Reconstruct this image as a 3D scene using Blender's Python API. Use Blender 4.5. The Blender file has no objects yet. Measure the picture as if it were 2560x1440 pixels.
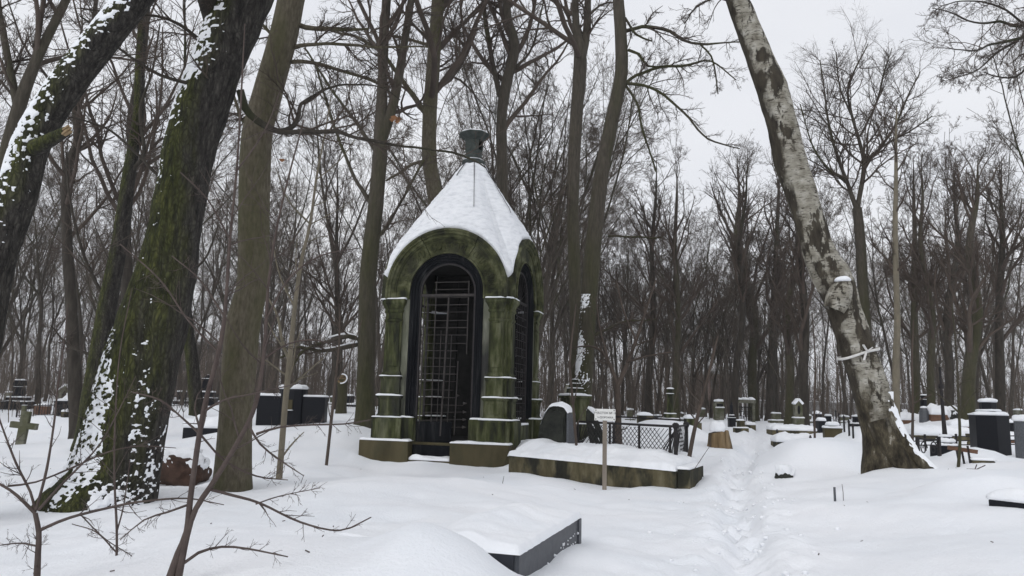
import bpy, math, random
import numpy as np
from mathutils import Matrix, Vector

# ---------------------------------------------------------------- camera, sky, sun, exposure
SC = bpy.context.scene
FPX = 1900.0; PITCH = math.radians(8.713); ROLL = math.radians(1.473); CAMZ = 1.55
_F = np.array([0, math.cos(PITCH), math.sin(PITCH)]); _r0 = np.array([1., 0, 0]); _u0 = np.array([0, -math.sin(PITCH), math.cos(PITCH)])
_R = math.cos(ROLL) * _r0 + math.sin(ROLL) * _u0; _U = -math.sin(ROLL) * _r0 + math.cos(ROLL) * _u0
cam = bpy.data.objects.new('camera', bpy.data.cameras.new('camera'))
SC.collection.objects.link(cam)
cam.data.sensor_fit = 'HORIZONTAL'; cam.data.angle = 2 * math.atan(1280 / FPX)
cam.data.clip_start = 0.05; cam.data.clip_end = 2000
cam.matrix_world = Matrix(((_R[0], _U[0], -_F[0], 0), (_R[1], _U[1], -_F[1], 0), (_R[2], _U[2], -_F[2], CAMZ), (0, 0, 0, 1)))
SC.camera = cam

SUN_EL = math.radians(36); SUN_AZ = math.radians(215)
world = bpy.data.worlds.new('World'); SC.world = world; world.use_nodes = True
nt = world.node_tree; nt.nodes.clear()
n_sky = nt.nodes.new('ShaderNodeTexSky'); n_sky.sky_type = 'NISHITA'; n_sky.sun_disc = False
n_sky.sun_elevation = SUN_EL; n_sky.sun_rotation = SUN_AZ; n_sky.air_density = 1.0; n_sky.dust_density = 3.0
n_hs = nt.nodes.new('ShaderNodeHueSaturation'); n_hs.inputs['Saturation'].default_value = 0.25
n_tc = nt.nodes.new('ShaderNodeTexCoord'); n_mp = nt.nodes.new('ShaderNodeMapping'); n_mp.inputs['Scale'].default_value = (1.2, 1.2, 3.0)
n_nz = nt.nodes.new('ShaderNodeTexNoise'); n_nz.inputs['Scale'].default_value = 1.6; n_nz.inputs['Detail'].default_value = 4
n_cr = nt.nodes.new('ShaderNodeValToRGB')
n_cr.color_ramp.elements[0].position = 0.3; n_cr.color_ramp.elements[0].color = (7.9, 8.15, 8.8, 1)
n_cr.color_ramp.elements[1].position = 0.75; n_cr.color_ramp.elements[1].color = (9.7, 9.8, 10.1, 1)
n_mx = nt.nodes.new('ShaderNodeMix'); n_mx.data_type = 'RGBA'; n_mx.inputs[0].default_value = 0.9
n_bg = nt.nodes.new('ShaderNodeBackground'); n_bg.inputs['Strength'].default_value = 0.1
n_wo = nt.nodes.new('ShaderNodeOutputWorld')
L = nt.links.new
L(n_sky.outputs[0], n_hs.inputs['Color']); L(n_tc.outputs['Generated'], n_mp.inputs[0]); L(n_mp.outputs[0], n_nz.inputs['Vector'])
L(n_nz.outputs['Fac'], n_cr.inputs[0]); L(n_hs.outputs[0], n_mx.inputs[6]); L(n_cr.outputs[0], n_mx.inputs[7])
L(n_mx.outputs[2], n_bg.inputs['Color']); L(n_bg.outputs[0], n_wo.inputs['Surface'])

sun = bpy.data.objects.new('sun', bpy.data.lights.new('sun', 'SUN')); SC.collection.objects.link(sun)
sun.data.energy = 0.75; sun.data.angle = math.radians(25); sun.data.color = (1, 0.985, 0.97)
sd = Vector((math.sin(SUN_AZ) * math.cos(SUN_EL), math.cos(SUN_AZ) * math.cos(SUN_EL), math.sin(SUN_EL)))
sun.rotation_euler = sd.to_track_quat('Z', 'Y').to_euler()
SC.view_settings.view_transform = 'Standard'; SC.view_settings.look = 'None'
SC.view_settings.gamma = 1.0; SC.view_settings.use_curve_mapping = False
SC.view_settings.exposure = 0.04
SC.cycles.max_bounces = 6; SC.cycles.diffuse_bounces = 3; SC.cycles.glossy_bounces = 2

# ---------------------------------------------------------------- pixel helpers (2560 x 1440 photograph)
CAM = np.array([0, 0, CAMZ])
def ray(u, v): return _F + (u - 1280) / FPX * _R + (720 - v) / FPX * _U
def at(u, v, Y):
    d = ray(u, v); return CAM + d * (Y / d[1])
def onz(u, v, z):
    d = ray(u, v); return CAM + d * ((z - CAMZ) / d[2])
def PX(Y): return Y / FPX          # metres per photo pixel at depth Y

# ---------------------------------------------------------------- noise
def _hash(ix, iy, iz, s):
    h = (ix * 374761393 + iy * 668265263 + iz * 2147483647 + s * 974634777) & 0xFFFFFFFF
    h = ((h ^ (h >> 13)) * 1274126177) & 0xFFFFFFFF
    h = ((h ^ (h >> 16)) * 2246822519) & 0xFFFFFFFF
    return ((h ^ (h >> 15)) & 0xFFFFFF) / float(0xFFFFFF) * 2 - 1
def vnoise(x, y, z=0.0, s=0):
    x, y, z = np.broadcast_arrays(np.asarray(x, float), np.asarray(y, float), np.asarray(z, float))
    ix, iy, iz = np.floor(x).astype(np.int64), np.floor(y).astype(np.int64), np.floor(z).astype(np.int64)
    fx, fy, fz = x - ix, y - iy, z - iz
    fx, fy, fz = [f * f * f * (f * (f * 6 - 15) + 10) for f in (fx, fy, fz)]
    r = 0
    for dx in (0, 1):
        for dy in (0, 1):
            for dz in (0, 1):
                w = (fx if dx else 1 - fx) * (fy if dy else 1 - fy) * (fz if dz else 1 - fz)
                r = r + w * _hash(ix + dx, iy + dy, iz + dz, s)
    return r
def fbm(x, y, z=0.0, s=0, o=3):
    r = 0; a = 1.0; k = 1.0
    for i in range(o):
        r = r + a * vnoise(np.asarray(x) * k, np.asarray(y) * k, np.asarray(z) * k, s + i * 17); a *= .5; k *= 2.03
    return r

# ---------------------------------------------------------------- materials
MATS = {}
def mk(name, cols, scale=4, rough=.85, bump=0.0, bscale=20, stretch=(1, 1, 1), detail=5, rrange=None, metal=0.0, spec=0.3, cols2=None, scale2=1.2, f2=(.45, .6), side=None, bdist=.03, plates=0):
    m = bpy.data.materials.new(name); m.use_nodes = True; t = m.node_tree; N = t.nodes; lk = t.links.new
    b = N['Principled BSDF']; b.inputs['Roughness'].default_value = rough; b.inputs['Metallic'].default_value = metal
    b.inputs['Specular IOR Level'].default_value = spec
    tc = N.new('ShaderNodeTexCoord'); mp = N.new('ShaderNodeMapping'); mp.inputs['Scale'].default_value = stretch
    lk(tc.outputs['Object'], mp.inputs[0])
    def ramp(cs, sc, off, det):
        nz = N.new('ShaderNodeTexNoise'); nz.inputs['Scale'].default_value = sc; nz.inputs['Detail'].default_value = det; nz.inputs['Roughness'].default_value = .6
        if off:
            m2 = N.new('ShaderNodeMapping'); m2.inputs['Location'].default_value = (off, off * .7, off * 1.3); lk(mp.outputs[0], m2.inputs[0]); lk(m2.outputs[0], nz.inputs['Vector'])
        else: lk(mp.outputs[0], nz.inputs['Vector'])
        r = N.new('ShaderNodeValToRGB'); e = r.color_ramp.elements
        while len(e) < len(cs): e.new(.5)
        for i, (p, c) in enumerate(cs): e[i].position = p; e[i].color = (*c, 1)
        lk(nz.outputs['Fac'], r.inputs[0]); return r.outputs[0]
    col = ramp(cols, scale, 0, detail)
    if cols2:
        c2 = ramp(cols2, scale, 7.3, detail); fac = ramp([(f2[0], (0, 0, 0)), (f2[1], (1, 1, 1))], scale2, 3.1, 4)
        mx = N.new('ShaderNodeMix'); mx.data_type = 'RGBA'; 
        if side:      # moss keeps to one side of the trunk
            ge = N.new('ShaderNodeNewGeometry'); vm = N.new('ShaderNodeVectorMath'); vm.operation = 'DOT_PRODUCT'; vm.inputs[1].default_value = side; lk(ge.outputs['Normal'], vm.inputs[0])
            ad = N.new('ShaderNodeMath'); ad.operation = 'MULTIPLY_ADD'; ad.use_clamp = True; lk(vm.outputs['Value'], ad.inputs[0]); ad.inputs[1].default_value = 1.1; lk(fac, ad.inputs[2])
            sb = N.new('ShaderNodeMath'); sb.operation = 'SUBTRACT'; sb.use_clamp = True; lk(ad.outputs[0], sb.inputs[0]); sb.inputs[1].default_value = .12; fac = sb.outputs[0]
        lk(fac, mx.inputs[0]); lk(col, mx.inputs[6]); lk(c2, mx.inputs[7]); col = mx.outputs[2]
    lk(col, b.inputs['Base Color'])
    if plates:
        mv = N.new('ShaderNodeMapping'); mv.inputs['Scale'].default_value = (1, 1, .42); lk(tc.outputs['Object'], mv.inputs[0])
        wn = N.new('ShaderNodeTexNoise'); wn.inputs['Scale'].default_value = 6; wn.inputs['Detail'].default_value = 3; lk(mv.outputs[0], wn.inputs['Vector'])
        wm = N.new('ShaderNodeMix'); wm.data_type = 'VECTOR'; wm.inputs[0].default_value = .16; lk(mv.outputs[0], wm.inputs[4]); lk(wn.outputs['Color'], wm.inputs[5])
        vo = N.new('ShaderNodeTexVoronoi'); vo.feature = 'DISTANCE_TO_EDGE'; vo.inputs['Scale'].default_value = plates; lk(wm.outputs[1], vo.inputs['Vector'])
        mr = N.new('ShaderNodeMapRange'); mr.inputs['From Max'].default_value = .30; lk(vo.outputs['Distance'], mr.inputs['Value'])
        m3 = N.new('ShaderNodeMix'); m3.data_type = 'RGBA'; m3.blend_type = 'MULTIPLY'; m3.inputs[0].default_value = .5; lk(col, m3.inputs[6]); lk(mr.outputs[0], m3.inputs[7]); lk(m3.outputs[2], b.inputs['Base Color'])
        bp = N.new('ShaderNodeBump'); bp.inputs['Strength'].default_value = .8; bp.inputs['Distance'].default_value = .02; lk(mr.outputs[0], bp.inputs['Height']); lk(bp.outputs[0], b.inputs['Normal'])
    elif bump:
        nz = N.new('ShaderNodeTexNoise'); nz.inputs['Scale'].default_value = bscale; nz.inputs['Detail'].default_value = 6; nz.inputs['Roughness'].default_value = .65
        lk(mp.outputs[0], nz.inputs['Vector'])
        bp = N.new('ShaderNodeBump'); bp.inputs['Strength'].default_value = min(1, bump); bp.inputs['Distance'].default_value = bdist * max(1, bump)
        lk(nz.outputs['Fac'], bp.inputs['Height']); lk(bp.outputs[0], b.inputs['Normal'])
    MATS[name] = m; return m
mk('snow', [(.3, (.84, .865, .90)), (.7, (.90, .91, .93))], 1.5, .7, .4, 40, spec=.25)
mk('roof_snow', [(.30, (.66, .68, .71)), (.48, (.80, .82, .85)), (.68, (.87, .885, .91))], 5, .7, .6, 16, (1, 1, 2.6), spec=.25)
mk('ground_snow', [(.3, (.83, .86, .90)), (.7, (.90, .91, .935))], .6, .7, .5, 34, spec=.25)
mk('bark_linden', [(.34, (.016, .014, .013)), (.5, (.045, .041, .036)), (.68, (.08, .073, .064))], 17, .95, 1.6, 17, (1, 1, .2),
   cols2=[(.34, (.018, .022, .006)), (.5, (.054, .061, .014)), (.68, (.105, .112, .028))], scale2=.9, f2=(.40, .62), side=(-.8, -.35, .2), plates=26)
mk('bark_smooth', [(.32, (.055, .046, .031)), (.5, (.095, .082, .058)), (.7, (.135, .118, .085))], 26, .9, .7, 30, (1, 1, .3), cols2=[(.3, (.05, .05, .022)), (.7, (.085, .08, .04))], scale2=1.1, f2=(.45, .62))
mk('bark_brown', [(.3, (.042, .036, .028)), (.7, (.085, .074, .058))], 18, .95, 1.0, 22, (1, 1, .2), cols2=[(.3, (.032, .034, .014)), (.7, (.06, .06, .026))], scale2=.7, f2=(.42, .6))
mk('bark_dark', [(.3, (.026, .022, .018)), (.7, (.06, .052, .043))], 8, .95, .9, 16, (1, 1, .25), cols2=[(.3, (.022, .024, .012)), (.7, (.04, .042, .02))], scale2=.5, f2=(.5, .65))
mk('bark_far', [(.3, (.04, .034, .028)), (.7, (.085, .073, .06))], 8, .95, .6, 16, (1, 1, .25), cols2=[(.3, (.036, .037, .02)), (.7, (.065, .066, .036))], scale2=.5, f2=(.5, .65))
mk('bark_pale', [(.3, (.13, .115, .085)), (.7, (.20, .175, .13))], 10, .9, .3, 20, (1, 1, .4))
mk('twig', [(.3, (.055, .043, .036)), (.7, (.095, .074, .06))], 2, .9)
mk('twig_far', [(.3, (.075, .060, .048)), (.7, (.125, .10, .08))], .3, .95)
mk('twig_near', [(.3, (.05, .036, .033)), (.7, (.10, .078, .068))], 9, .8)
mk('stone_green', [(.38, (.012, .014, .007)), (.5, (.046, .052, .018)), (.64, (.125, .13, .075))], 4.2, .9, .5, 18, (1, 1, .22), cols2=[(.3, (.012, .013, .011)), (.7, (.045, .046, .036))], scale2=1.5, f2=(.5, .68))
mk('stone_wall', [(.3, (.07, .075, .05)), (.5, (.14, .145, .108)), (.70, (.24, .24, .20))], 4.5, .9, .6, 22, (1, 1, .22), cols2=[(.3, (.016, .017, .016)), (.7, (.04, .04, .038))], scale2=1.7, f2=(.47, .6))
mk('stone_arch', [(.37, (.014, .016, .008)), (.5, (.052, .056, .022)), (.66, (.13, .135, .075))], 3, .9, .5, 25, cols2=[(.3, (.016, .017, .010)), (.7, (.05, .052, .03))], scale2=1.6, f2=(.5, .66))
mk('stone_brown', [(.3, (.042, .034, .014)), (.55, (.075, .062, .03)), (.75, (.10, .088, .05))], 2.4, .75, .2, 60, (1, 1, .4), cols2=[(.3, (.03, .03, .014)), (.7, (.06, .056, .03))], scale2=1.5, f2=(.48, .62))
mk('soot', [(.3, (.003, .0035, .005)), (.55, (.010, .011, .013)), (.72, (.035, .036, .036))], 6, .9, .4, 24, (1, 1, .12), spec=.06)
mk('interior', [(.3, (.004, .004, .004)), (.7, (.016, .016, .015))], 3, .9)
mk('iron', [(.3, (.012, .012, .014)), (.7, (.035, .03, .03))], 12, .6, .3, 40, metal=.2)
mk('iron_grey', [(.3, (.018, .016, .016)), (.7, (.05, .043, .04))], 6, .6, .3, 40)
mk('copper', [(.3, (.018, .024, .022)), (.55, (.04, .05, .045)), (.75, (.075, .085, .075))], 7, .6, .3, 30)
mk('lantern_yellow', [(.3, (.085, .10, .022)), (.7, (.16, .17, .05))], 5, .7)
mk('concrete', [(.3, (.05, .042, .02)), (.52, (.105, .09, .05)), (.75, (.17, .15, .095))], 5, .9, .5, 25, (1, 1, .5), cols2=[(.3, (.012, .012, .01)), (.7, (.035, .034, .02))], scale2=2.2, f2=(.46, .58))
mk('stone_grey', [(.3, (.10, .10, .075)), (.7, (.22, .215, .175))], 5, .9, .4, 30, cols2=[(.3, (.06, .065, .035)), (.7, (.10, .10, .06))], scale2=2, f2=(.45, .6))
mk('granite_black', [(.35, (.005, .006, .009)), (.65, (.011, .012, .016))], 60, .4, .05, 60, spec=.18)
mk('granite_grey', [(.35, (.05, .054, .062)), (.65, (.10, .106, .118))], 40, .45, .1, 60, spec=.5)
mk('granite_slab', [(.3, (.035, .038, .046)), (.7, (.065, .07, .082))], 14, .5, .1, 40, spec=.4)
mk('granite_face', [(.3, (.012, .014, .02)), (.7, (.022, .024, .032))], 14, .4, .05, 40, spec=.4)
mk('rock_red', [(.3, (.03, .019, .014)), (.7, (.085, .05, .037))], 5, .95, 1, 14)
mk('rock_dark', [(.3, (.012, .014, .012)), (.7, (.04, .042, .035))], 4, .95, .8, 14)
mk('wood_cut', [(.3, (.10, .065, .03)), (.5, (.20, .14, .075)), (.75, (.30, .22, .13))], 6, .9, .8, 18, (1, 1, .18), cols2=[(.3, (.03, .024, .018)), (.7, (.08, .06, .042))], scale2=3, f2=(.5, .62))
mk('wood_post', [(.3, (.16, .135, .11)), (.7, (.27, .235, .195))], 9, .85, .3, 30, (1, 1, .1))
mk('sign_white', [(.3, (.68, .68, .65)), (.7, (.78, .78, .76))], 8, .6)
mk('ink', [(.3, (.03, .03, .03)), (.7, (.06, .06, .06))], 8, .7)
mk('brick_kerb', [(.3, (.10, .055, .035)), (.7, (.16, .09, .06))], 6, .9, .4, 20)
mk('plaster_pink', [(.3, (.20, .165, .15)), (.7, (.27, .22, .20))], .8, .9)
mk('brick_red', [(.3, (.13, .085, .072)), (.7, (.17, .115, .098))], 2, .9)
mk('wall_grey', [(.3, (.20, .20, .20)), (.7, (.30, .30, .30))], 1.5, .9)
mk('pane', [(.3, (.02, .022, .025)), (.7, (.05, .052, .055))], 2, .2)
mk('dead_leaf', [(.3, (.16, .07, .03)), (.7, (.26, .13, .06))], 20, .8)
mk('cloth', [(.3, (.55, .54, .52)), (.7, (.70, .69, .67))], 20, .8)
def birch_mat():
    m = bpy.data.materials.new('bark_birch'); m.use_nodes = True; t = m.node_tree; N = t.nodes; lk = t.links.new
    b = N['Principled BSDF']; b.inputs['Roughness'].default_value = .85; b.inputs['Specular IOR Level'].default_value = .2
    tc = N.new('ShaderNodeTexCoord')
    def noise(sc, st, det=5, loc=(0, 0, 0), ro=.6):
        mp = N.new('ShaderNodeMapping'); mp.inputs['Scale'].default_value = st; mp.inputs['Location'].default_value = loc; lk(tc.outputs['Object'], mp.inputs[0])
        nz = N.new('ShaderNodeTexNoise'); nz.inputs['Scale'].default_value = sc; nz.inputs['Detail'].default_value = det; nz.inputs['Roughness'].default_value = ro
        lk(mp.outputs[0], nz.inputs['Vector']); return nz.outputs['Fac']
    def ramp(f, cs):
        r = N.new('ShaderNodeValToRGB'); e = r.color_ramp.elements
        while len(e) < len(cs): e.new(.5)
        for i, (p, c) in enumerate(cs): e[i].position = p; e[i].color = (*c, 1)
        lk(f, r.inputs[0]); return r.outputs[0]
    def mix(f, a, c):
        x = N.new('ShaderNodeMix'); x.data_type = 'RGBA'; lk(f, x.inputs[0])
        for s, i in ((a, 6), (c, 7)):
            if isinstance(s, tuple): x.inputs[i].default_value = (*s, 1)
            else: lk(s, x.inputs[i])
        return x.outputs[2]
    def mrange(f, a, b_):
        q = N.new('ShaderNodeMapRange'); q.inputs['From Min'].default_value = a; q.inputs['From Max'].default_value = b_; lk(f, q.inputs['Value']); return q.outputs[0]
    white = ramp(noise(5, (1, 1, 1.4)), [(.3, (.13, .118, .092)), (.5, (.27, .255, .212)), (.7, (.42, .405, .36))])
    lent = ramp(noise(9, (1, 1, 5.0), 5, (3, 1, 2)), [(.55, (0, 0, 0)), (.62, (1, 1, 1))])
    c = mix(lent, white, (.06, .05, .04))
    patch = ramp(noise(3.2, (1, 1, .42), 6, (9, 2, 5), .66), [(.54, (0, 0, 0)), (.575, (1, 1, 1))])
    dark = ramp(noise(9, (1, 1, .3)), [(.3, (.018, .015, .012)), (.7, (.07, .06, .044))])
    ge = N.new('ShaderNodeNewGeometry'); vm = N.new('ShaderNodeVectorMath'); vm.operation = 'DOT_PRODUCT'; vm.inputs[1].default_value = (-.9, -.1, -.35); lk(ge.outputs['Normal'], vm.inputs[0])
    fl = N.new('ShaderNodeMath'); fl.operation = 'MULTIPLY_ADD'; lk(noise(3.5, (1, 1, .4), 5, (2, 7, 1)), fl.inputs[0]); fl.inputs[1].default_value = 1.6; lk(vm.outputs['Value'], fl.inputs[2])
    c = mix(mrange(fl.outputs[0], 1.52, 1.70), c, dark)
    c = mix(patch, c, dark)
    sx = N.new('ShaderNodeSeparateXYZ'); lk(tc.outputs['Object'], sx.inputs[0])
    ma = N.new('ShaderNodeMath'); ma.operation = 'MULTIPLY_ADD'; lk(noise(2.6, (1, 1, .35), 5, (4, 4, 1)), ma.inputs[0]); ma.inputs[1].default_value = 3.4; lk(sx.outputs['Z'], ma.inputs[2])
    mr = N.new('ShaderNodeMapRange'); mr.inputs['From Min'].default_value = 2.35; mr.inputs['From Max'].default_value = 2.9; mr.inputs['To Min'].default_value = 1; mr.inputs['To Max'].default_value = 0
    lk(ma.outputs[0], mr.inputs['Value'])
    c = mix(mr.outputs[0], c, ramp(noise(8, (1, 1, .4), 6, (1, 8, 3), .7), [(.36, (.014, .012, .009)), (.5, (.055, .046, .03)), (.60, (.10, .086, .06)), (.66, (.26, .245, .205))]))
    lk(c, b.inputs['Base Color'])
    bp = N.new('ShaderNodeBump'); bp.inputs['Strength'].default_value = .8; bp.inputs['Distance'].default_value = .03
    lk(noise(12, (1, 1, .6), 6), bp.inputs['Height']); lk(bp.outputs[0], b.inputs['Normal'])
    MATS['bark_birch'] = m
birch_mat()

# ---------------------------------------------------------------- mesh and object helpers
COL = SC.collection
def mesh_np(name, V, Q, smooth=True, mat=None):
    """V (n,3), Q (m,4) or (m,3) or list of such"""
    V = np.asarray(V, np.float32)
    Qs = Q if isinstance(Q, list) else [Q]
    Qs = [np.asarray(q, np.int32) for q in Qs if len(q)]
    me = bpy.data.meshes.new(name)
    me.vertices.add(len(V)); me.vertices.foreach_set('co', V.ravel())
    li = np.concatenate([q.ravel() for q in Qs]); tot = np.concatenate([np.full(len(q), q.shape[1], np.int32) for q in Qs])
    st = np.concatenate([[0], np.cumsum(tot)[:-1]]).astype(np.int32)
    me.loops.add(len(li)); me.loops.foreach_set('vertex_index', li)
    me.polygons.add(len(tot)); me.polygons.foreach_set('loop_start', st); me.polygons.foreach_set('loop_total', tot)
    me.polygons.foreach_set('use_smooth', np.full(len(tot), bool(smooth)))
    me.update(calc_edges=True); me.validate()
    if mat: me.materials.append(MATS[mat])
    return me
def link(name, me, parent=None, loc=None, rotz=0.0):
    o = bpy.data.objects.new(name, me); COL.objects.link(o)
    if parent is not None: o.parent = parent
    if loc is not None: o.location = loc
    if rotz: o.rotation_euler = (0, 0, rotz)
    return o
def tag(o, label=None, cat=None, group=None, kind=None):
    for k, v in (('label', label), ('category', cat), ('group', group), ('kind', kind)):
        if v: o[k] = v
    return o
def thing(name, label, cat, loc=(0, 0, 0), rotz=0.0, group=None):
    o = link(name, None, None, loc, rotz); o.empty_display_size = .2
    return tag(o, label, cat, group)

class MB:
    def __init__(s): s.v = []; s.f = []
    def add(s, V, F):
        b = len(s.v); s.v += [tuple(map(float, p)) for p in V]; s.f += [tuple(i + b for i in f) for f in F]; return s
    def box(s, x0, x1, y0, y1, z0, z1):
        return s.add([(x0, y0, z0), (x1, y0, z0), (x1, y1, z0), (x0, y1, z0), (x0, y0, z1), (x1, y0, z1), (x1, y1, z1), (x0, y1, z1)],
                     [(0, 3, 2, 1), (4, 5, 6, 7), (0, 1, 5, 4), (1, 2, 6, 5), (2, 3, 7, 6), (3, 0, 4, 7)])
    def stack(s, rings):
        """rings: list of equal-length closed outlines [(x,y,z)...], bottom to top"""
        n = len(rings[0]); V = [p for r in rings for p in r]; F = [tuple(range(n - 1, -1, -1)), tuple(range((len(rings) - 1) * n, len(rings) * n))]
        for k in range(len(rings) - 1):
            for i in range(n):
                j = (i + 1) % n; F.append((k * n + i, k * n + j, (k + 1) * n + j, (k + 1) * n + i))
        return s.add(V, F)
    def poly(s, n, prof, rot=0.0, c=(0, 0), sx=1, sy=1):
        """regular polygon prism stack; prof [(apothem-ish radius, z)...]"""
        k = 1 / math.cos(math.pi / n)
        return s.stack([[(c[0] + sx * r * k * math.cos(rot + (i + .5) * 2 * math.pi / n), c[1] + sy * r * k * math.sin(rot + (i + .5) * 2 * math.pi / n), z) for i in range(n)] for r, z in prof])
    def bar(s, a, b, w, h=None):
        h = h or w; a = Vector(a); b = Vector(b); d = (b - a).normalized()
        up = Vector((0, 0, 1)) if abs(d.z) < .9 else Vector((0, 1, 0))
        x = d.cross(up).normalized() * w / 2; y = x.cross(d).normalized() * h / 2
        V = [a - x - y, a + x - y, a + x + y, a - x + y, b - x - y, b + x - y, b + x + y, b - x + y]
        return s.add(V, [(0, 3, 2, 1), (4, 5, 6, 7), (0, 1, 5, 4), (1, 2, 6, 5), (2, 3, 7, 6), (3, 0, 4, 7)])
    def mesh(s, name, mat, smooth=False):
        me = bpy.data.meshes.new(name); me.from_pydata(s.v, [], s.f); me.update()
        if smooth: me.polygons.foreach_set('use_smooth', [True] * len(me.polygons))
        me.materials.append(MATS[mat]); return me
    def part(s, name, mat, parent=None, smooth=False, bevel=0.0, loc=None, rotz=0.0):
        o = link(name, s.mesh(name, mat, smooth), parent, loc, rotz)
        if bevel:
            b = o.modifiers.new('bevel', 'BEVEL'); b.width = bevel; b.segments = 2; b.limit_method = 'ANGLE'; b.harden_normals = False
        return o

def resample(P, step):
    """Catmull-Rom through rows of P (k,4: xyz+radius)"""
    P = np.asarray(P, float); out = []
    Q = np.vstack([2 * P[0] - P[1], P, 2 * P[-1] - P[-2]])
    for i in range(1, len(Q) - 2):
        n = max(1, int(np.linalg.norm(Q[i + 1, :3] - Q[i, :3]) / step))
        t = (np.arange(n) / n)[:, None]; a, b, c, d = Q[i - 1], Q[i], Q[i + 1], Q[i + 2]
        out.append(.5 * (2 * b + (c - a) * t + (2 * a - 5 * b + 4 * c - d) * t ** 2 + (3 * b - a - 3 * c + d) * t ** 3))
    out.append(P[-1:]); r = np.vstack(out); r[:, 3] = np.maximum(r[:, 3], .0015); return r
def frames(pts):
    T = np.gradient(pts, axis=-2); T /= np.linalg.norm(T, axis=-1, keepdims=True) + 1e-9
    m = np.abs(T.mean(axis=-2, keepdims=True)); ref = (m == m.min(axis=-1, keepdims=True)).astype(float); ref[ref.sum(-1) > 1] = (1, 0, 0)
    A = np.cross(T, np.broadcast_to(ref, T.shape)); A /= np.linalg.norm(A, axis=-1, keepdims=True) + 1e-9
    return A, np.cross(T, A)
def tubes(pts, rad, S):
    """pts (B,N,3), rad (B,N) -> verts, quads"""
    B, N, _ = pts.shape; A, C = frames(pts); th = np.arange(S) * 2 * math.pi / S
    V = pts[:, :, None, :] + rad[:, :, None, None] * (np.cos(th)[None, None, :, None] * A[:, :, None, :] + np.sin(th)[None, None, :, None] * C[:, :, None, :])
    b = (np.arange(B) * N * S)[:, None, None]; k = (np.arange(N - 1) * S)[None, :, None]; i = np.arange(S)[None, None, :]; j = (np.arange(S) + 1) % S; j = j[None, None, :]
    Q = np.stack([b + k + i, b + k + j, b + k + S + j, b + k + S + i], -1).reshape(-1, 4)
    return V.reshape(-1, 3), Q
def merge(lst):
    V = []; Q = []; o = 0
    for v, q in lst: V.append(v); Q.append(q + o); o += len(v)
    return np.vstack(V), np.vstack(Q)
def one_tube(P, S):
    return tubes(P[None, :, :3], P[None, :, 3], S)
def spawn(rng, pp, pr, c, t0, t1, ang, lr, N, wob, trop, rr, minr=.003, lmin=.05, tl=.5):
    """vectorised next order of branches"""
    B, N0, _ = pp.shape; t = rng.uniform(t0, t1, (B, c)); fi = t * (N0 - 1) * .999; i0 = fi.astype(int); fr = fi - i0; bi = np.arange(B)[:, None]
    p0 = pp[bi, i0]; p1 = pp[bi, i0 + 1]; st = p0 + (p1 - p0) * fr[..., None]; T = p1 - p0; T /= np.linalg.norm(T, axis=-1, keepdims=True) + 1e-9
    r = pr[bi, i0] * (1 - fr) + pr[bi, i0 + 1] * fr
    plen = np.linalg.norm(np.diff(pp, axis=1), axis=-1).sum(1)[:, None]
    ln = np.maximum(lmin, plen * lr * (1 - tl * t) * rng.uniform(.6, 1.25, (B, c)))
    R = rng.normal(size=(B, c, 3)); Pp = np.cross(T, R); Pp /= np.linalg.norm(Pp, axis=-1, keepdims=True) + 1e-9
    a = rng.normal(ang, ang * .25, (B, c))[..., None]; D = (np.cos(a) * T + np.sin(a) * Pp).reshape(-1, 3)
    M = B * c; st = st.reshape(M, 3); ln = ln.reshape(M, 1); P = [st]; cur = st
    for k in range(N - 1):
        D = D + wob * rng.normal(size=(M, 3)); D[:, 2] += trop; D /= np.linalg.norm(D, axis=1, keepdims=True)
        cur = cur + D * ln / (N - 1); P.append(cur)
    r0 = np.maximum(minr, np.minimum(r.reshape(M) * rr, ln[:, 0] * .035))
    rad = np.maximum(minr * .7, r0[:, None] * np.linspace(1, .3, N)[None])
    return np.stack(P, 1), rad

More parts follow.
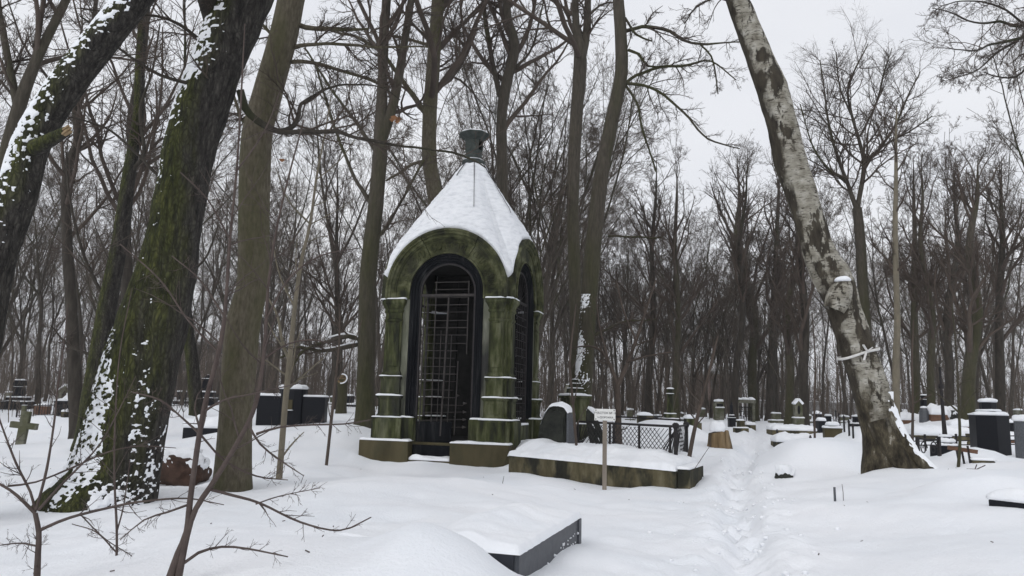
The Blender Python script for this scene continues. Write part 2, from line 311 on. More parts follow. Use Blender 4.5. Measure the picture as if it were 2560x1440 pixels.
def snow_cap(outline, z, t, name='snow_cap', parent=None, seed=0, over=.012, c=None, jit=.012, dens=.05):
    """soft pillow of snow lying on a convex-ish outline at height z"""
    O = np.asarray(outline, float); pts = []
    for i in range(len(O)):
        a, b = O[i], O[(i + 1) % len(O)]; n = max(2, int(np.linalg.norm(b - a) / dens))
        n = min(n, 40)
        pts.append(a + (b - a) * (np.arange(n) / n)[:, None])
    P = np.vstack(pts); ce = np.asarray(c if c is not None else O.mean(0), float); n = len(P); d = P - ce; ln = np.linalg.norm(d, axis=1, keepdims=True) + 1e-9; u = d / ln
    w = (fbm(P[:, 0] * 9 + seed, P[:, 1] * 9, seed * 1.7, 5, 2))[:, None]; size = ln.mean()
    rings = []; e = min(t, size * .45)
    for off, h in ((over - .004, -.006), (over + .004 + jit * .6, .22), (over + jit * .3, .5), (over - e * .35, .78), (over - e * .9, .94), (over - e * 1.7, 1.0)):
        k = np.maximum(ln * .25, ln + off + jit * w * (1 if h > .1 else .5)); q = ce + u * k
        hz = z + 0 * q[:, 0] + t * (1 + .4 * vnoise(q[:, 0] * 4 + seed, q[:, 1] * 4, seed, 3)) * (h + (.10 * fbm(q[:, 0] * 5 + seed, q[:, 1] * 5, seed, 9, 2) if h > .4 else 0) + (.12 * w[:, 0] if 0 < h < .6 else 0))
        rings.append(np.column_stack([q, hz]))
    for s in (.6, .3):
        q = ce + (rings[5][:, :2] - ce) * s; rings.append(np.column_stack([q, z + t * (1.02 + .12 * fbm(q[:, 0] * 5 + seed, q[:, 1] * 5, seed, 9, 2))]))
    V = np.vstack(rings + [np.array([[ce[0], ce[1], z + t * 1.03]]), np.array([[ce[0], ce[1], z - .006]])]); F = []
    i = np.arange(n); j = (i + 1) % n
    Q = [np.column_stack([k * n + i, k * n + j, (k + 1) * n + j, (k + 1) * n + i]) for k in range(7)]
    T = [np.column_stack([7 * n + i, 7 * n + j, np.full(n, 8 * n)]), np.column_stack([j, i, np.full(n, 8 * n + 1)])]
    return link(name, mesh_np(name, V, [np.vstack(Q), np.vstack(T)], True, 'snow'), parent)
def rect(x0, x1, y0, y1): return [(x0, y0), (x1, y0), (x1, y1), (x0, y1)]

# ---------------------------------------------------------------- ground
CTRL = [(0, 1440, 5), (300, 1440, 4.6), (640, 1440, 4.4), (900, 1385, 5.0), (800, 1300, 7.2), (500, 1330, 6.4), (150, 1350, 6.6), (1240, 1230, 10), (1000, 1200, 13),
        (1250, 1190, 15.4), (1080, 1190, 15.8), (960, 1184, 16.2), (1180, 1190, 15.9), (905, 1180, 16.6), (600, 1212, 11.5), (260, 1256, 10), (50, 1120, 20), (100, 1050, 33), (60, 1030, 42), (730, 1058, 24), (650, 1095, 19), (850, 1130, 17.5),
        (900, 1052, 25), (480, 1032, 30), (470, 1005, 60), (1510, 1228, 13.2), (1700, 1224, 13.0), (1440, 1385, 6.8), (1350, 1470, 5.2), (1870, 1400, 7), (1850, 1280, 9.7), (1700, 1330, 8.4),
        (1840, 1200, 13), (1870, 1122, 20), (1900, 1066, 38), (1880, 1050, 65), (2050, 1194, 12.2), (2200, 1186, 12.2), (2400, 1300, 7.6), (2560, 1300, 7.2), (2100, 1440, 6), (2450, 1440, 5.5), (2300, 1195, 11.2),
        (2480, 1142, 15), (2300, 1066, 30), (2400, 1105, 20), (2550, 1062, 42), (1600, 1095, 20), (1550, 1060, 32), (2100, 1110, 21), (380, 1215, 12.3), (400, 1130, 17), (1450, 1300, 9.0), (1297, 1455, 4.75), (1330, 1470, 4.9)]
cp = np.array([at(*c) for c in CTRL])
cp = np.vstack([cp, [[x, y, z] for x, y, z in ((0, 0, .25), (-6, 0, .3), (6, 0, .3), (0, -8, .3), (-12, 4, .3), (12, 4, .5), (-30, 15, .4), (30, 15, 1.0), (-60, 60, 1.0), (60, 60, 1.2), (0, 100, 1.1), (-90, 120, 1.1), (90, 120, 1.25), (0, 220, 1.3), (-150, 200, 1.3), (150, 200, 1.3), (0, -60, .4), (-100, -20, .5), (100, -20, .8), (0, 24, .7), (-1, 20, .5))]])
cp[:, 2] = np.clip(cp[:, 2], -.1, 1.4)
def _tps(r2): return np.where(r2 > 1e-12, r2 * np.log(r2 + 1e-12), 0)
def _warp(x, y):
    r = np.sqrt(x * x + y * y) + 1e-9; k = np.log1p(r / 6) * 6 / r; return x * k, y * k
_wx, _wy = _warp(cp[:, 0], cp[:, 1]); _n = len(cp)
_K = _tps((_wx[:, None] - _wx) ** 2 + (_wy[:, None] - _wy) ** 2) + np.eye(_n) * .2
_Pm = np.column_stack([np.ones(_n), _wx, _wy]); _A = np.block([[_K, _Pm], [_Pm.T, np.zeros((3, 3))]])
_W = np.linalg.solve(_A, np.concatenate([cp[:, 2], [0, 0, 0]]))
PATH = np.array([at(*p)[:2] for p in ((1900, 1520, 5), (1872, 1440, 6.3), (1850, 1300, 9.2), (1846, 1220, 12), (1850, 1160, 15.5), (1880, 1115, 21), (1893, 1080, 30), (1890, 1055, 55))] )
PATH = np.vstack([[2.2, 1.0], PATH])
def seg_dist(x, y, P):
    best = np.full(np.shape(x), 1e9)
    for a, b in zip(P[:-1], P[1:]):
        d = b - a; t = np.clip(((x - a[0]) * d[0] + (y - a[1]) * d[1]) / (d @ d), 0, 1)
        best = np.minimum(best, np.hypot(x - a[0] - t * d[0], y - a[1] - t * d[1]))
    return best
BUMPS = []      # (x, y, sx, sy, rot, h, power)
def bump(u, v, Y, sx, sy, h, rot=0.0, pw=2):
    p = at(u, v, Y); BUMPS.append((p[0], p[1], sx, sy, rot, h, pw))
# snow-covered graves and drifts
g1 = onz(1297, 1384, .58)[:2]; g2 = onz(1450, 1291, .58)[:2]; gd = (g2 - g1) / np.linalg.norm(g2 - g1); gn = np.array([-gd[1], gd[0]])   # foreground tomb: near corner, far corner
bump(1110, 1390, 4.75, .36, .55, .16, .0, 3)
bump(960, 1400, 4.9, .8, .5, .10)
BUMPS.append((*(g1 - gn * .45 + gd * 1.15), .35, .5, math.atan2(gd[1], gd[0]) - math.pi / 2, .04, 2))
bump(2060, 1150, 14.6, .95, .95, .42, -.1, 5)
bump(2420, 1180, 11.0, 1.0, .7, .12)
bump(2300, 1240, 9.0, 1.3, .5, .07)
bump(2480, 1210, 9.4, .8, .5, .2)
bump(1780, 1110, 20, 1.2, .8, .12)
bump(860, 1110, 20.5, 1.0, .8, .25)
bump(690, 1170, 15, 1.3, .6, .10)
bump(100, 1060, 27, 2.5, 1.2, .28)
bump(420, 1130, 15.5, 1.0, .7, .15)
bump(1318, 1130, 17.4, .45, .5, .40)
bump(2440, 1105, 14.4, .5, .35, .3)
bump(600, 1100, 19.5, .9, .6, .2)
bump(1250, 1215, 11.5, 1.6, .8, .10)
bump(1100, 1340, 6.5, .9, .5, .06)
bump(2238, 1180, 11.95, .5, .4, .10)
bump(583, 1214, 11.6, .42, .42, -.06)
bump(912, 1052, 23, .5, .5, -.06)
bump(697, 1203, 13, .2, .2, -.04)
_rm = random.Random(12)
for _i in range(34):
    _u = _rm.choice([_rm.uniform(1900, 2620), _rm.uniform(1950, 2620), _rm.uniform(1440, 1800), _rm.uniform(-60, 880)]); _Y = _rm.uniform(19, 44)
    bump(_u, 1060, _Y, _rm.uniform(.8, 1.3), _rm.uniform(.5, .8), _rm.uniform(.12, .32), _rm.uniform(-.4, .4), 4)
def zg(x, y, detail=True):
    x = np.asarray(x, float); y = np.asarray(y, float); sh = np.broadcast(x, y).shape
    x = np.broadcast_to(x, sh).ravel(); y = np.broadcast_to(y, sh).ravel()
    wx, wy = _warp(x, y); z = _W[_n] + _W[_n + 1] * wx + _W[_n + 2] * wy
    for i in range(_n): z = z + _W[i] * _tps((wx - _wx[i]) ** 2 + (wy - _wy[i]) ** 2)
    z = np.clip(z, -.2, 1.6)
    for bx, by, sx, sy, rot, h, pw in BUMPS:
        c, s = math.cos(rot), math.sin(rot); a = ((x - bx) * c + (y - by) * s) / sx; b = (-(x - bx) * s + (y - by) * c) / sy
        z = z + h * np.exp(-(np.abs(a) ** pw + np.abs(b) ** pw))
    r = np.hypot(x, y)
    z = z + .055 * fbm(x * .55, y * .55, 0, 3, 2) * np.clip(r / 6, .3, 1.6) + .022 * fbm(x * 1.9, y * 1.9, 0, 8, 3) + .05 * np.clip(r / 25 - 1, 0, 3) * vnoise(x * .8, y * .8, 0, 21)
    d = seg_dist(x, y, PATH); wob = .12 * vnoise(x * 1.3, y * 1.3, 0, 31)
    z = z - .15 * np.exp(-((d + .6 * wob) / .21) ** 4) * (1 + .6 * fbm(x * 5.5, y * 4.0, 0, 12, 3)) + .035 * np.exp(-((d - .40 + .6 * wob) / .16) ** 2) * np.clip(.6 + 1.5 * fbm(x * 5, y * 5, 0, 14, 3), 0, 3)
    dd = seg_dist(x, y, PATH + np.array([-.35, 0])); z = z - .05 * np.exp(-(dd / .7) ** 2) * np.clip(fbm(x * 4.2, y * 4.2, 0, 15, 2) - .25, 0, 1)
    return z.reshape(sh)
def ground(x, y): return float(zg(np.array([x]), np.array([y]))[0])
def axis_grid(lo, hi, c0, c1, d0, g):
    a = list(np.arange(c0, c1, d0)); s = d0; p = a[-1]
    while p < hi: s *= g; p += s; a.append(p)
    s = d0; p = a[0]; b = []
    while p > lo: s *= g; p -= s; b.append(p)
    return np.array(b[::-1] + a)
gx = axis_grid(-700, 700, -3.6, 4.6, .055, 1.042); gy = axis_grid(-150, 900, 3.8, 9.0, .055, 1.029)
GX, GY = np.meshgrid(gx, gy); GZ = zg(GX, GY)
# keep the snow below the top of the foreground tomb inside its footprint
_a = (GX - g1[0]) * gd[0] + (GY - g1[1]) * gd[1]; _b = (GX - g1[0]) * gn[0] + (GY - g1[1]) * gn[1]
_in = (_a > .02) & (_a < np.linalg.norm(g2 - g1) - .02) & (_b > .02) & (_b < .75)
GZ = np.where(_in, np.minimum(GZ, .50), GZ)
nx, ny = len(gx), len(gy); ii = (np.arange(ny - 1)[:, None] * nx + np.arange(nx - 1)[None]).ravel()
tag(link('snowy_ground', mesh_np('snowy_ground', np.column_stack([GX.ravel(), GY.ravel(), GZ.ravel()]), np.column_stack([ii, ii + 1, ii + nx + 1, ii + nx]), True, 'ground_snow')), kind='structure')

# ---------------------------------------------------------------- mausoleum
ROT = math.radians(-15.2); MC = (-1.122, 18.89)
maus = thing('mausoleum', 'tall mossy stone mausoleum with round arches, iron grilles and a snowy pointed roof', 'mausoleum', (MC[0], MC[1], 0), ROT)
H = 1.54
def face(k, s, d, z):
    """face-local (s along, d outward from the pilaster plane, z) -> mausoleum-local; 0 front, 1 right, 2 back, 3 left"""
    q = H + d
    return ((s, -q, z), (q, s, z), (-s, q, z), (-q, -s, z))[k]
def fbox(k, s0, s1, d0, d1, z0, z1, mb=None):
    a = face(k, s0, d0, 0); b = face(k, s1, d1, 0); mb = mb or MB()
    return mb.box(min(a[0], b[0]), max(a[0], b[0]), min(a[1], b[1]), max(a[1], b[1]), z0, z1)
def frect(k, s0, s1, d0, d1):
    a = face(k, s0, d0, 0); b = face(k, s1, d1, 0); return rect(min(a[0], b[0]), max(a[0], b[0]), min(a[1], b[1]), max(a[1], b[1]))
# plinth: granite blocks left and right of the step, and the rest of the base
foundation = fbox(0, -1.76, 1.6, -.02, -3.2, -.4, .655).part('foundation', 'stone_brown', maus)
pb = fbox(0, -1.86, -.66, .27, 0.0, -.4, .67).part('plinth_block', 'stone_brown', maus, bevel=.012)
snow_cap(frect(0, -1.85, -.67, .26, -.04), .672, .045, parent=pb, seed=1)
m = MB(); R = []
for z, cx, cy in ((-.4, .22, .2), (.10, .2, .18), (.38, .06, .05), (.67, .0, .0)):
    R.append([(.33, -H - .27, z), (1.68 - cx, -H - .27, z), (1.68, -H - .27 + cy + .001, z), (1.68, -H + .1, z), (.33, -H + .1, z)])
m.stack(R); pb = m.part('plinth_block', 'stone_brown', maus, bevel=.012)
snow_cap(frect(0, .34, 1.67, .26, -.06), .672, .05, parent=pb, seed=2)
st = fbox(0, -.655, .325, .22, -.02, -.4, .27).part('step', 'stone_brown', maus, bevel=.012)
snow_cap(frect(0, -.64, .31, .21, -.01), .272, .095, parent=st, seed=3)
st = fbox(0, -.655, .325, .03, -.3, .27, .60).part('step', 'soot', maus, bevel=.01)
pb = fbox(1, -1.5, 1.7, .14, 0.0, -.4, .66).part('plinth_block', 'stone_brown', maus, bevel=.012)
snow_cap(frect(1, -1.45, 1.69, .13, -.1), .662, .05, parent=pb, seed=4)
fbox(3, -1.7, 1.6, .2, 0.0, -.4, .66).part('plinth_block', 'stone_brown', maus, bevel=.012)
# corner piers
def plus(o, sx, sy):
    P = [(1.07 - o, 1.40), (1.07 - o, 1.54 + o), (1.40 + .8 * o, 1.54 + o), (1.40 + .8 * o, 1.46 + o), (1.46 + o, 1.46 + o), (1.46 + o, 1.40 + .8 * o), (1.54 + o, 1.40 + .8 * o), (1.54 + o, 1.07 - o), (1.40, 1.07 - o), (1.32, 1.32)]
    P = [(x * sx, y * sy) for x, y in P]
    return P if sx * sy < 0 else P[::-1]
def plusnow(o, z, t, sx, sy, par, seed):
    P = [(1.07 - o, 1.30), (1.07 - o, 1.54 + o), (1.44 + o, 1.54 + o), (1.54 + o, 1.44 + o), (1.54 + o, 1.07 - o), (1.30, 1.07 - o)]
    return snow_cap([(x * sx, y * sy) for x, y in P], z, t, parent=par, seed=seed, c=(1.34 * sx, 1.34 * sy), over=.004)
for q, (sx, sy) in enumerate(((1, -1), (-1, -1), (1, 1), (-1, 1))):
    def seg(name, prof, mat='stone_green', bevel=.008):
        m = MB(); m.stack([[(x, y, z) for x, y in plus(o, sx, sy)] for o, z in prof]); return m.part(name, mat, maus, bevel=bevel)
    b = seg('pier_base', [(.17, .64), (.17, 1.15), (.14, 1.19)]); plusnow(.145, 1.19, .035, sx, sy, b, 11 + q)
    b = seg('pier_pedestal', [(.09, 1.18), (.09, 1.24), (.065, 1.27), (.065, 1.60), (.10, 1.64), (.10, 1.68)]); plusnow(.09, 1.68, .036, sx, sy, b, 21 + q)
    for k in (0, 1, 2, 3):          # raised panel on each pedestal face of this corner
        n_ = ((0, -1), (1, 0), (0, 1), (-1, 0))[k]
        if n_[0] * sx + n_[1] * sy > 0:
            sgn = (1 if k in (0, 1) else -1) * (sx if k in (0, 2) else sy)
            lo, hi = sorted((sgn * 1.08, sgn * 1.40)); pn = fbox(k, lo, hi, .05, .077, 1.32, 1.56).part('panel', 'stone_green', b, bevel=.012)
            pn = fbox(k, *sorted((sgn * 1.115, sgn * 1.365)), -.03, .022, 2.36, 3.36).part('panel', 'stone_green', b, bevel=.01)
    b = seg('pier_block', [(.035, 1.67), (.035, 2.05), (.055, 2.09), (.055, 2.13)]); plusnow(.05, 2.13, .022, sx, sy, b, 31 + q)
    seg('pier_shaft', [(.03, 2.12), (.03, 2.20), (0, 2.25), (0, 3.40), (.02, 3.42), (.02, 3.465)])
    b = seg('pier_capital', [(.0, 3.47), (.0, 3.60), (.03, 3.63), (.03, 3.67), (.01, 3.69), (.06, 3.80), (.085, 3.84), (.085, 3.925)])
    plusnow(.08, 3.925, .04, sx, sy, b, 41 + q)
# walls beside the openings, arches, surrounds
def sweep_arch(prof, zc, z0, a0, a1, n, k, mb):
    """profile [(r, d)] swept round the arch from angle a0 to a1; legs down to z0 where the angle reaches 0 or 180"""
    P = []
    if a0 <= 0: P.append((1, 0, z0))
    for i in range(n + 1):
        a = math.radians(a0 + (a1 - a0) * i / n); P.append((math.cos(a), math.sin(a), None))
    if a1 >= 180: P.append((-1, 0, z0))
    V = []; m_ = len(prof)
    for c, s, z in P:
        for r, d in prof: V.append(face(k, r * c, d, z if z is not None else zc + r * s))
    F = []
    for i in range(len(P) - 1):
        for j in range(m_):
            jj = (j + 1) % m_; F.append((i * m_ + j, i * m_ + jj, (i + 1) * m_ + jj, (i + 1) * m_ + j))
    F += [tuple(range(m_ - 1, -1, -1)), tuple(range((len(P) - 1) * m_, len(P) * m_))]
    return mb.add(V, F)
ZC = 4.10
ARCH = [(1.485, -.22), (1.485, .085), (1.475, .10), (1.43, .10), (1.415, .075), (1.365, .07), (1.35, .04), (1.29, .03), (1.275, .005), (1.255, .0), (1.255, -.03), (.945, -.03), (.935, .01), (.90, .012), (.90, -.22)]
SURR = [(.897, -.21), (.897, -.03), (.86, -.025), (.845, -.05), (.80, -.055), (.785, -.08), (.74, -.09), (.725, -.12), (.685, -.125), (.685, -.21)]
INNER = [(.684, -.13), (.684, -.19), (.645, -.19), (.645, -.13)]
SPLITS = ((0, 57.6), (58.4, 116.6), (117.4, 180))
text_cache = {}
def glyph(ch, size, depth):
    key = (ch, size)
    if key not in text_cache:
        cu = bpy.data.curves.new('glyph', 'FONT'); cu.body = ch; cu.size = size; cu.extrude = depth; cu.align_x = 'CENTER'; cu.resolution_u = 2
        o = bpy.data.objects.new('glyph', cu); COL.objects.link(o); bpy.context.view_layer.update()
        dg = bpy.context.evaluated_depsgraph_get(); me = bpy.data.meshes.new_from_object(o.evaluated_get(dg))
        V = np.array([v.co[:] for v in me.vertices]) if len(me.vertices) else np.zeros((0, 3)); F = [tuple(p.vertices) for p in me.polygons]
        bpy.data.objects.remove(o); bpy.data.curves.remove(cu); bpy.data.meshes.remove(me); text_cache[key] = (V, F)
    return text_cache[key]
for k in range(4):
    for a0, a1 in SPLITS:
        ab = sweep_arch(ARCH, ZC, 3.932, a0, a1, 16, k, MB()).part('arch_block', 'stone_arch', maus)
    for sg in (-1, 1):
        if (k, sg) != (3, -1): fbox(k, *sorted((sg * .898, sg * 1.16)), -.055, -.21, 1.20, 3.93).part('wall', 'stone_wall', maus)
        b = fbox(k, *sorted((sg * .66, sg * 1.04)), .03, -.205, .66, 1.195).part('wall_base', 'stone_green', maus, bevel=.01)
        if k in (0, 1): snow_cap(frect(k, *sorted((sg * .70, sg * .95)), .025, -.05), 1.197, .035, parent=b, seed=51 + k * 2 + sg)
    if k != 3: sweep_arch(SURR, ZC, 1.20 if k else .9, 0, 180, 30, k, MB()).part('opening_surround', 'soot', maus)
    if k in (1, 3):
        s_ = fbox(k, -.66, .66, -.03, -.20, .66, 1.06).part('sill', 'stone_green', maus)
        snow_cap(frect(k, -.64, .64, -.04, -.13), 1.062, .05, parent=s_, seed=61 + k)
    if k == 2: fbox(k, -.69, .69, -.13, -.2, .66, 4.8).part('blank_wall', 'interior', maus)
# raised lettering round the front arch
words = [('ІСПОСЛА', 173, 117), ('ВЪЧЕСТИ', 112, 66), ('ОДЕСНУЮ', 55, 4)]
for w, b0, b1 in words:
    m = MB()
    for i, ch in enumerate(w):
        V, F = glyph(ch, .25, .012)
        if not len(V): continue
        a = math.radians(b0 + (b1 - b0) * (i + .5) / len(w)); up = (math.cos(a), math.sin(a)); rt = (math.sin(a), -math.cos(a))
        m.add([face(0, rt[0] * x * .8 + up[0] * (1.01 + y), -.022 + z, ZC + rt[1] * x * .8 + up[1] * (1.01 + y)) for x, y, z in V], F)
    m.part('carved_lettering', 'stone_arch', maus)
# interior: dark lining, floor, ceiling
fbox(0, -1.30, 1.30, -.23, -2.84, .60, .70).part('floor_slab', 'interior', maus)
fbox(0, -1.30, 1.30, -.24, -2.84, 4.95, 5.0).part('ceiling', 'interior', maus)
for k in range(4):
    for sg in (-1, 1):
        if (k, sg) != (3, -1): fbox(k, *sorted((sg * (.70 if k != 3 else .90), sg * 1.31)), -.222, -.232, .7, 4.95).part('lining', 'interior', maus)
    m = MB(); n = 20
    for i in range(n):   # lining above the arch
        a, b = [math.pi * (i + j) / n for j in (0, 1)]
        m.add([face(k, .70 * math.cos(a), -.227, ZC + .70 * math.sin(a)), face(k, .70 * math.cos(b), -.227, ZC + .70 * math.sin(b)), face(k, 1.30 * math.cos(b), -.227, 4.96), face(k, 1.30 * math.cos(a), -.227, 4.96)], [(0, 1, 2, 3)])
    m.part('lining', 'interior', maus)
# grilles
def rod(par, k, a, b, w=.016, mat='iron_grey', name='bar'):
    return MB().bar(face(k, a[0], a[1] if len(a) > 2 else -.16, a[-1]), face(k, b[0], b[1] if len(b) > 2 else -.16, b[-1]), w).part(name, mat, par)
g = sweep_arch(INNER, ZC, .92, 0, 180, 24, 0, MB()).part('door_frame', 'iron', maus)
fbox(0, -.66, .66, -.14, -.185, 4.0, 4.06).part('transom', 'iron_grey', g)
fbox(0, -.66, .2, -.15, -.185, .66, 1.12).part('kick_plate', 'soot', g)
for i in range(20):
    z = 4.34 - i * .178 + .01 * math.sin(i * 2.1); l = -.58 if z < 4.1 else -.34
    r = .50 if z > 2.75 else (.26 + .05 * math.sin(i * 1.7) if z > 1.55 else .46)
    sag = -.05 * (z < 1.5) * (i - 15) / 2
    rod(g, 0, (l, z), (r, z + .05 * (z < 1.5)), .012 if i % 3 else .016)
    if z < 1.75: MB().stack([[face(0, r + a_, -.16 + d_, z + .05 + h_) for a_, d_, h_ in ((0, -.012, -.032), (0, .012, -.032), (0, .012, .032), (0, -.012, .032))], [face(0, r + .09, -.16 + d_, z + .05 + h_) for d_, h_ in ((-.002, -.003), (.002, -.003), (.002, .003), (-.002, .003))]]).part('spear_tip', 'iron_grey', g)
for (a, b, w) in (((-.30, 1.08), (-.30, 4.36), .02), ((.50, 2.66), (.50, 4.36), .02), ((-.06, .80), (0.02, 4.0), .034), ((.27, .84), (.30, 2.5), .02), ((-.58, 1.05), (-.58, 4.05), .022), ((.1, 1.1), (.12, 3.1), .012), ((-.16, 1.1), (-.14, 3.2), .012)):
    rod(g, 0, a, b, w)
def side_grille(k):
    INN = INNER if k != 3 else [(.899, -.13), (.899, -.19), (.86, -.19), (.86, -.13)]
    g = sweep_arch(INN, ZC, 1.06, 0, 180, 24, k, MB()).part('window_frame', 'iron', maus)
    fbox(k, -.66, .66, -.14, -.185, 4.0, 4.06).part('transom', 'iron', g)
    for i in range(15): rod(g, k, (-.64, 1.2 + i * .19), (.64, 1.2 + i * .19), .013, 'iron')
    for s in (-.42, -.2, 0, .2, .42): rod(g, k, (s, 1.08), (s, 4.0 if abs(s) < .5 else 3.9), .017, 'iron')
    for s in (-.31, .31):
        for i in range(6):
            z = 1.4 + i * .46; m = MB()
            for j in range(12):
                a, b = [2 * math.pi * (j + q) / 12 for q in (0, 1)]
                m.bar(face(k, s + .1 * math.cos(a), -.16, z + .1 * math.sin(a)), face(k, s + .1 * math.cos(b), -.16, z + .1 * math.sin(b)), .012)
            for a in (math.pi / 4, 3 * math.pi / 4): m.bar(face(k, s - .1 * math.cos(a), -.16, z - .1 * math.sin(a)), face(k, s + .1 * math.cos(a), -.16, z + .1 * math.sin(a)), .01)
            m.part('rosette', 'iron', g)
    for i in range(7):
        a = math.pi * (i + 1) / 8; rod(g, k, (0, 4.06), (.64 * math.cos(a), ZC + .64 * math.sin(a)), .013, 'iron')
side_grille(1); side_grille(3)
# roof: eight-sided spire of sheet metal under snow, flaring down between the arches
RC = (.05, 0.0); n_s = 40; bot = []; dirs = []
for k in range(4):
    for i in range(n_s):
        s = -1.56 + 3.12 * i / n_s; z = ZC + math.sqrt(max(0, 1.50 ** 2 - min(abs(s), 1.499) ** 2)); bot.append(face(k, s, .03 + .02 * math.sin(s * 5 + k) * math.sin(s * 11 + 2 * k), max(z + .015 + .012 * math.sin(s * 9 + k * 2), 4.44 + .05 * abs(s))))
bot = np.array(bot); ang = np.arctan2(bot[:, 1], bot[:, 0])
def octr(a, r): 
    b = (a + math.pi / 8) % (math.pi / 4) - math.pi / 8; return r / np.cos(b)
top = np.column_stack([RC[0] + octr(ang, .26) * np.cos(ang), RC[1] + octr(ang, .26) * np.sin(ang), np.full(len(ang), 7.60)])
nt_ = 60; G = []
for j in range(nt_ + 1):
    t = j / nt_; zt = t ** (1.0 - .06 * math.sin(math.pi * t))
    P = top + (bot - top) * t; P[:, 2] = top[:, 2] + (bot[:, 2] - top[:, 2]) * zt
    # octagonal facets fade towards the foot
    rr = np.hypot(P[:, 0], P[:, 1]); fac = octr(ang, 1.0); fac = fac / fac.mean(); P[:, :2] *= (1 + (fac - 1) * .8 * math.sin(math.pi * min(1, t * 1.1)) * (t < .91))[:, None]
    sn = .02 + .03 * t; nzv = fbm(P[:, 0] * 3, P[:, 1] * 3, P[:, 2] * 3, 44, 2) * .012 + fbm(P[:, 0] * 9, P[:, 1] * 9, P[:, 2] * 16, 45, 2) * .012
    nrm = np.column_stack([np.cos(ang), np.sin(ang), np.full(len(ang), .8)]); P = P + nrm / 1.28 * (sn + nzv)[:, None] * (1 if 0 < j < nt_ else .4)
    G.append(P)
low = bot.copy(); low[:, 2] -= .10; low[:, :2] *= .93; G.append(low)
V = np.vstack(G); n = len(ang); i = np.arange(n); jn = (i + 1) % n
roof = link('roof', mesh_np('roof', V, np.vstack([np.column_stack([k * n + jn, k * n + i, (k + 1) * n + i, (k + 1) * n + jn]) for k in range(nt_ + 1)]), True, 'roof_snow'), maus)
roof['label'] = 'snow-covered eight-sided pointed roof'
for h in range(8):
    a = math.pi / 8 + h * math.pi / 4; idx = int(np.argmin(np.abs((ang - a + math.pi) % (2 * math.pi) - math.pi)))
    jj = [0, 4, 8, 12, 16, 20, 24, 28, 32, 36, 40]; P = np.array([[*G[j][idx], .011 if j < 16 else .007] for j in jj]); P[:, 0] += .022 * math.cos(a); P[:, 1] += .022 * math.sin(a); P[:, 2] += .012
    P = P[: (11 if h in (6, 7) else 4)]; v, q = one_tube(P, 5); link('hip_seam', mesh_np('hip_seam', v, q, True, 'iron_grey'), roof)
# finial: open octagonal lantern
fz = 7.60; fx = RC[0]; fr = math.pi / 8
f = MB().poly(8, [(.24, fz - .04), (.29, fz + .02), (.30, fz + .07), (.27, fz + .11), (.25, fz + .12), (.24, fz + .16)], fr, (fx, 0)).part('lantern_base', 'copper', maus, bevel=.008)
snow_cap([(fx + .26 * math.cos(i * math.pi / 4), .26 * math.sin(i * math.pi / 4)) for i in range(8)], fz + .125, .02, parent=f, seed=77)
MB().poly(8, [(.205, fz + .15), (.205, fz + .36), (.215, fz + .37), (.215, fz + .39)], fr, (fx, 0)).part('lantern_drum', 'copper', maus, bevel=.006)
for i in range(8):
    a0, a1 = [(i - .5 + j) * math.pi / 4 + math.pi / 8 for j in (0, 1)]; R_ = .205 / math.cos(math.pi / 8)
    am = (a0 + a1) / 2; frontness = math.sin(am)
    p0 = (fx + R_ * math.cos(a0), R_ * math.sin(a0)); p1 = (fx + R_ * math.cos(a1), R_ * math.sin(a1))
    MB().bar((*p0, fz + .38), (*p0, fz + .66), .03).part('lantern_post', 'copper', maus)
    if i in (3, 7): continue
    MB().bar((*p0, fz + .52), (*p1, fz + .52), .012, .28).part('lantern_panel', 'lantern_yellow' if i in (4, 0) else 'copper', maus)
cpz = fz + .66
c_ = MB().poly(8, [(.205, cpz - .02), (.23, cpz), (.24, cpz + .03), (.36, cpz + .12), (.385, cpz + .14), (.385, cpz + .17), (.33, cpz + .19), (.30, cpz + .21)], fr, (fx, 0)).part('lantern_cap', 'copper', maus, bevel=.006)
snow_cap([(fx + .34 * math.cos(i * math.pi / 4), .34 * math.sin(i * math.pi / 4)) for i in range(8)], cpz + .19, .045, parent=c_, seed=78)

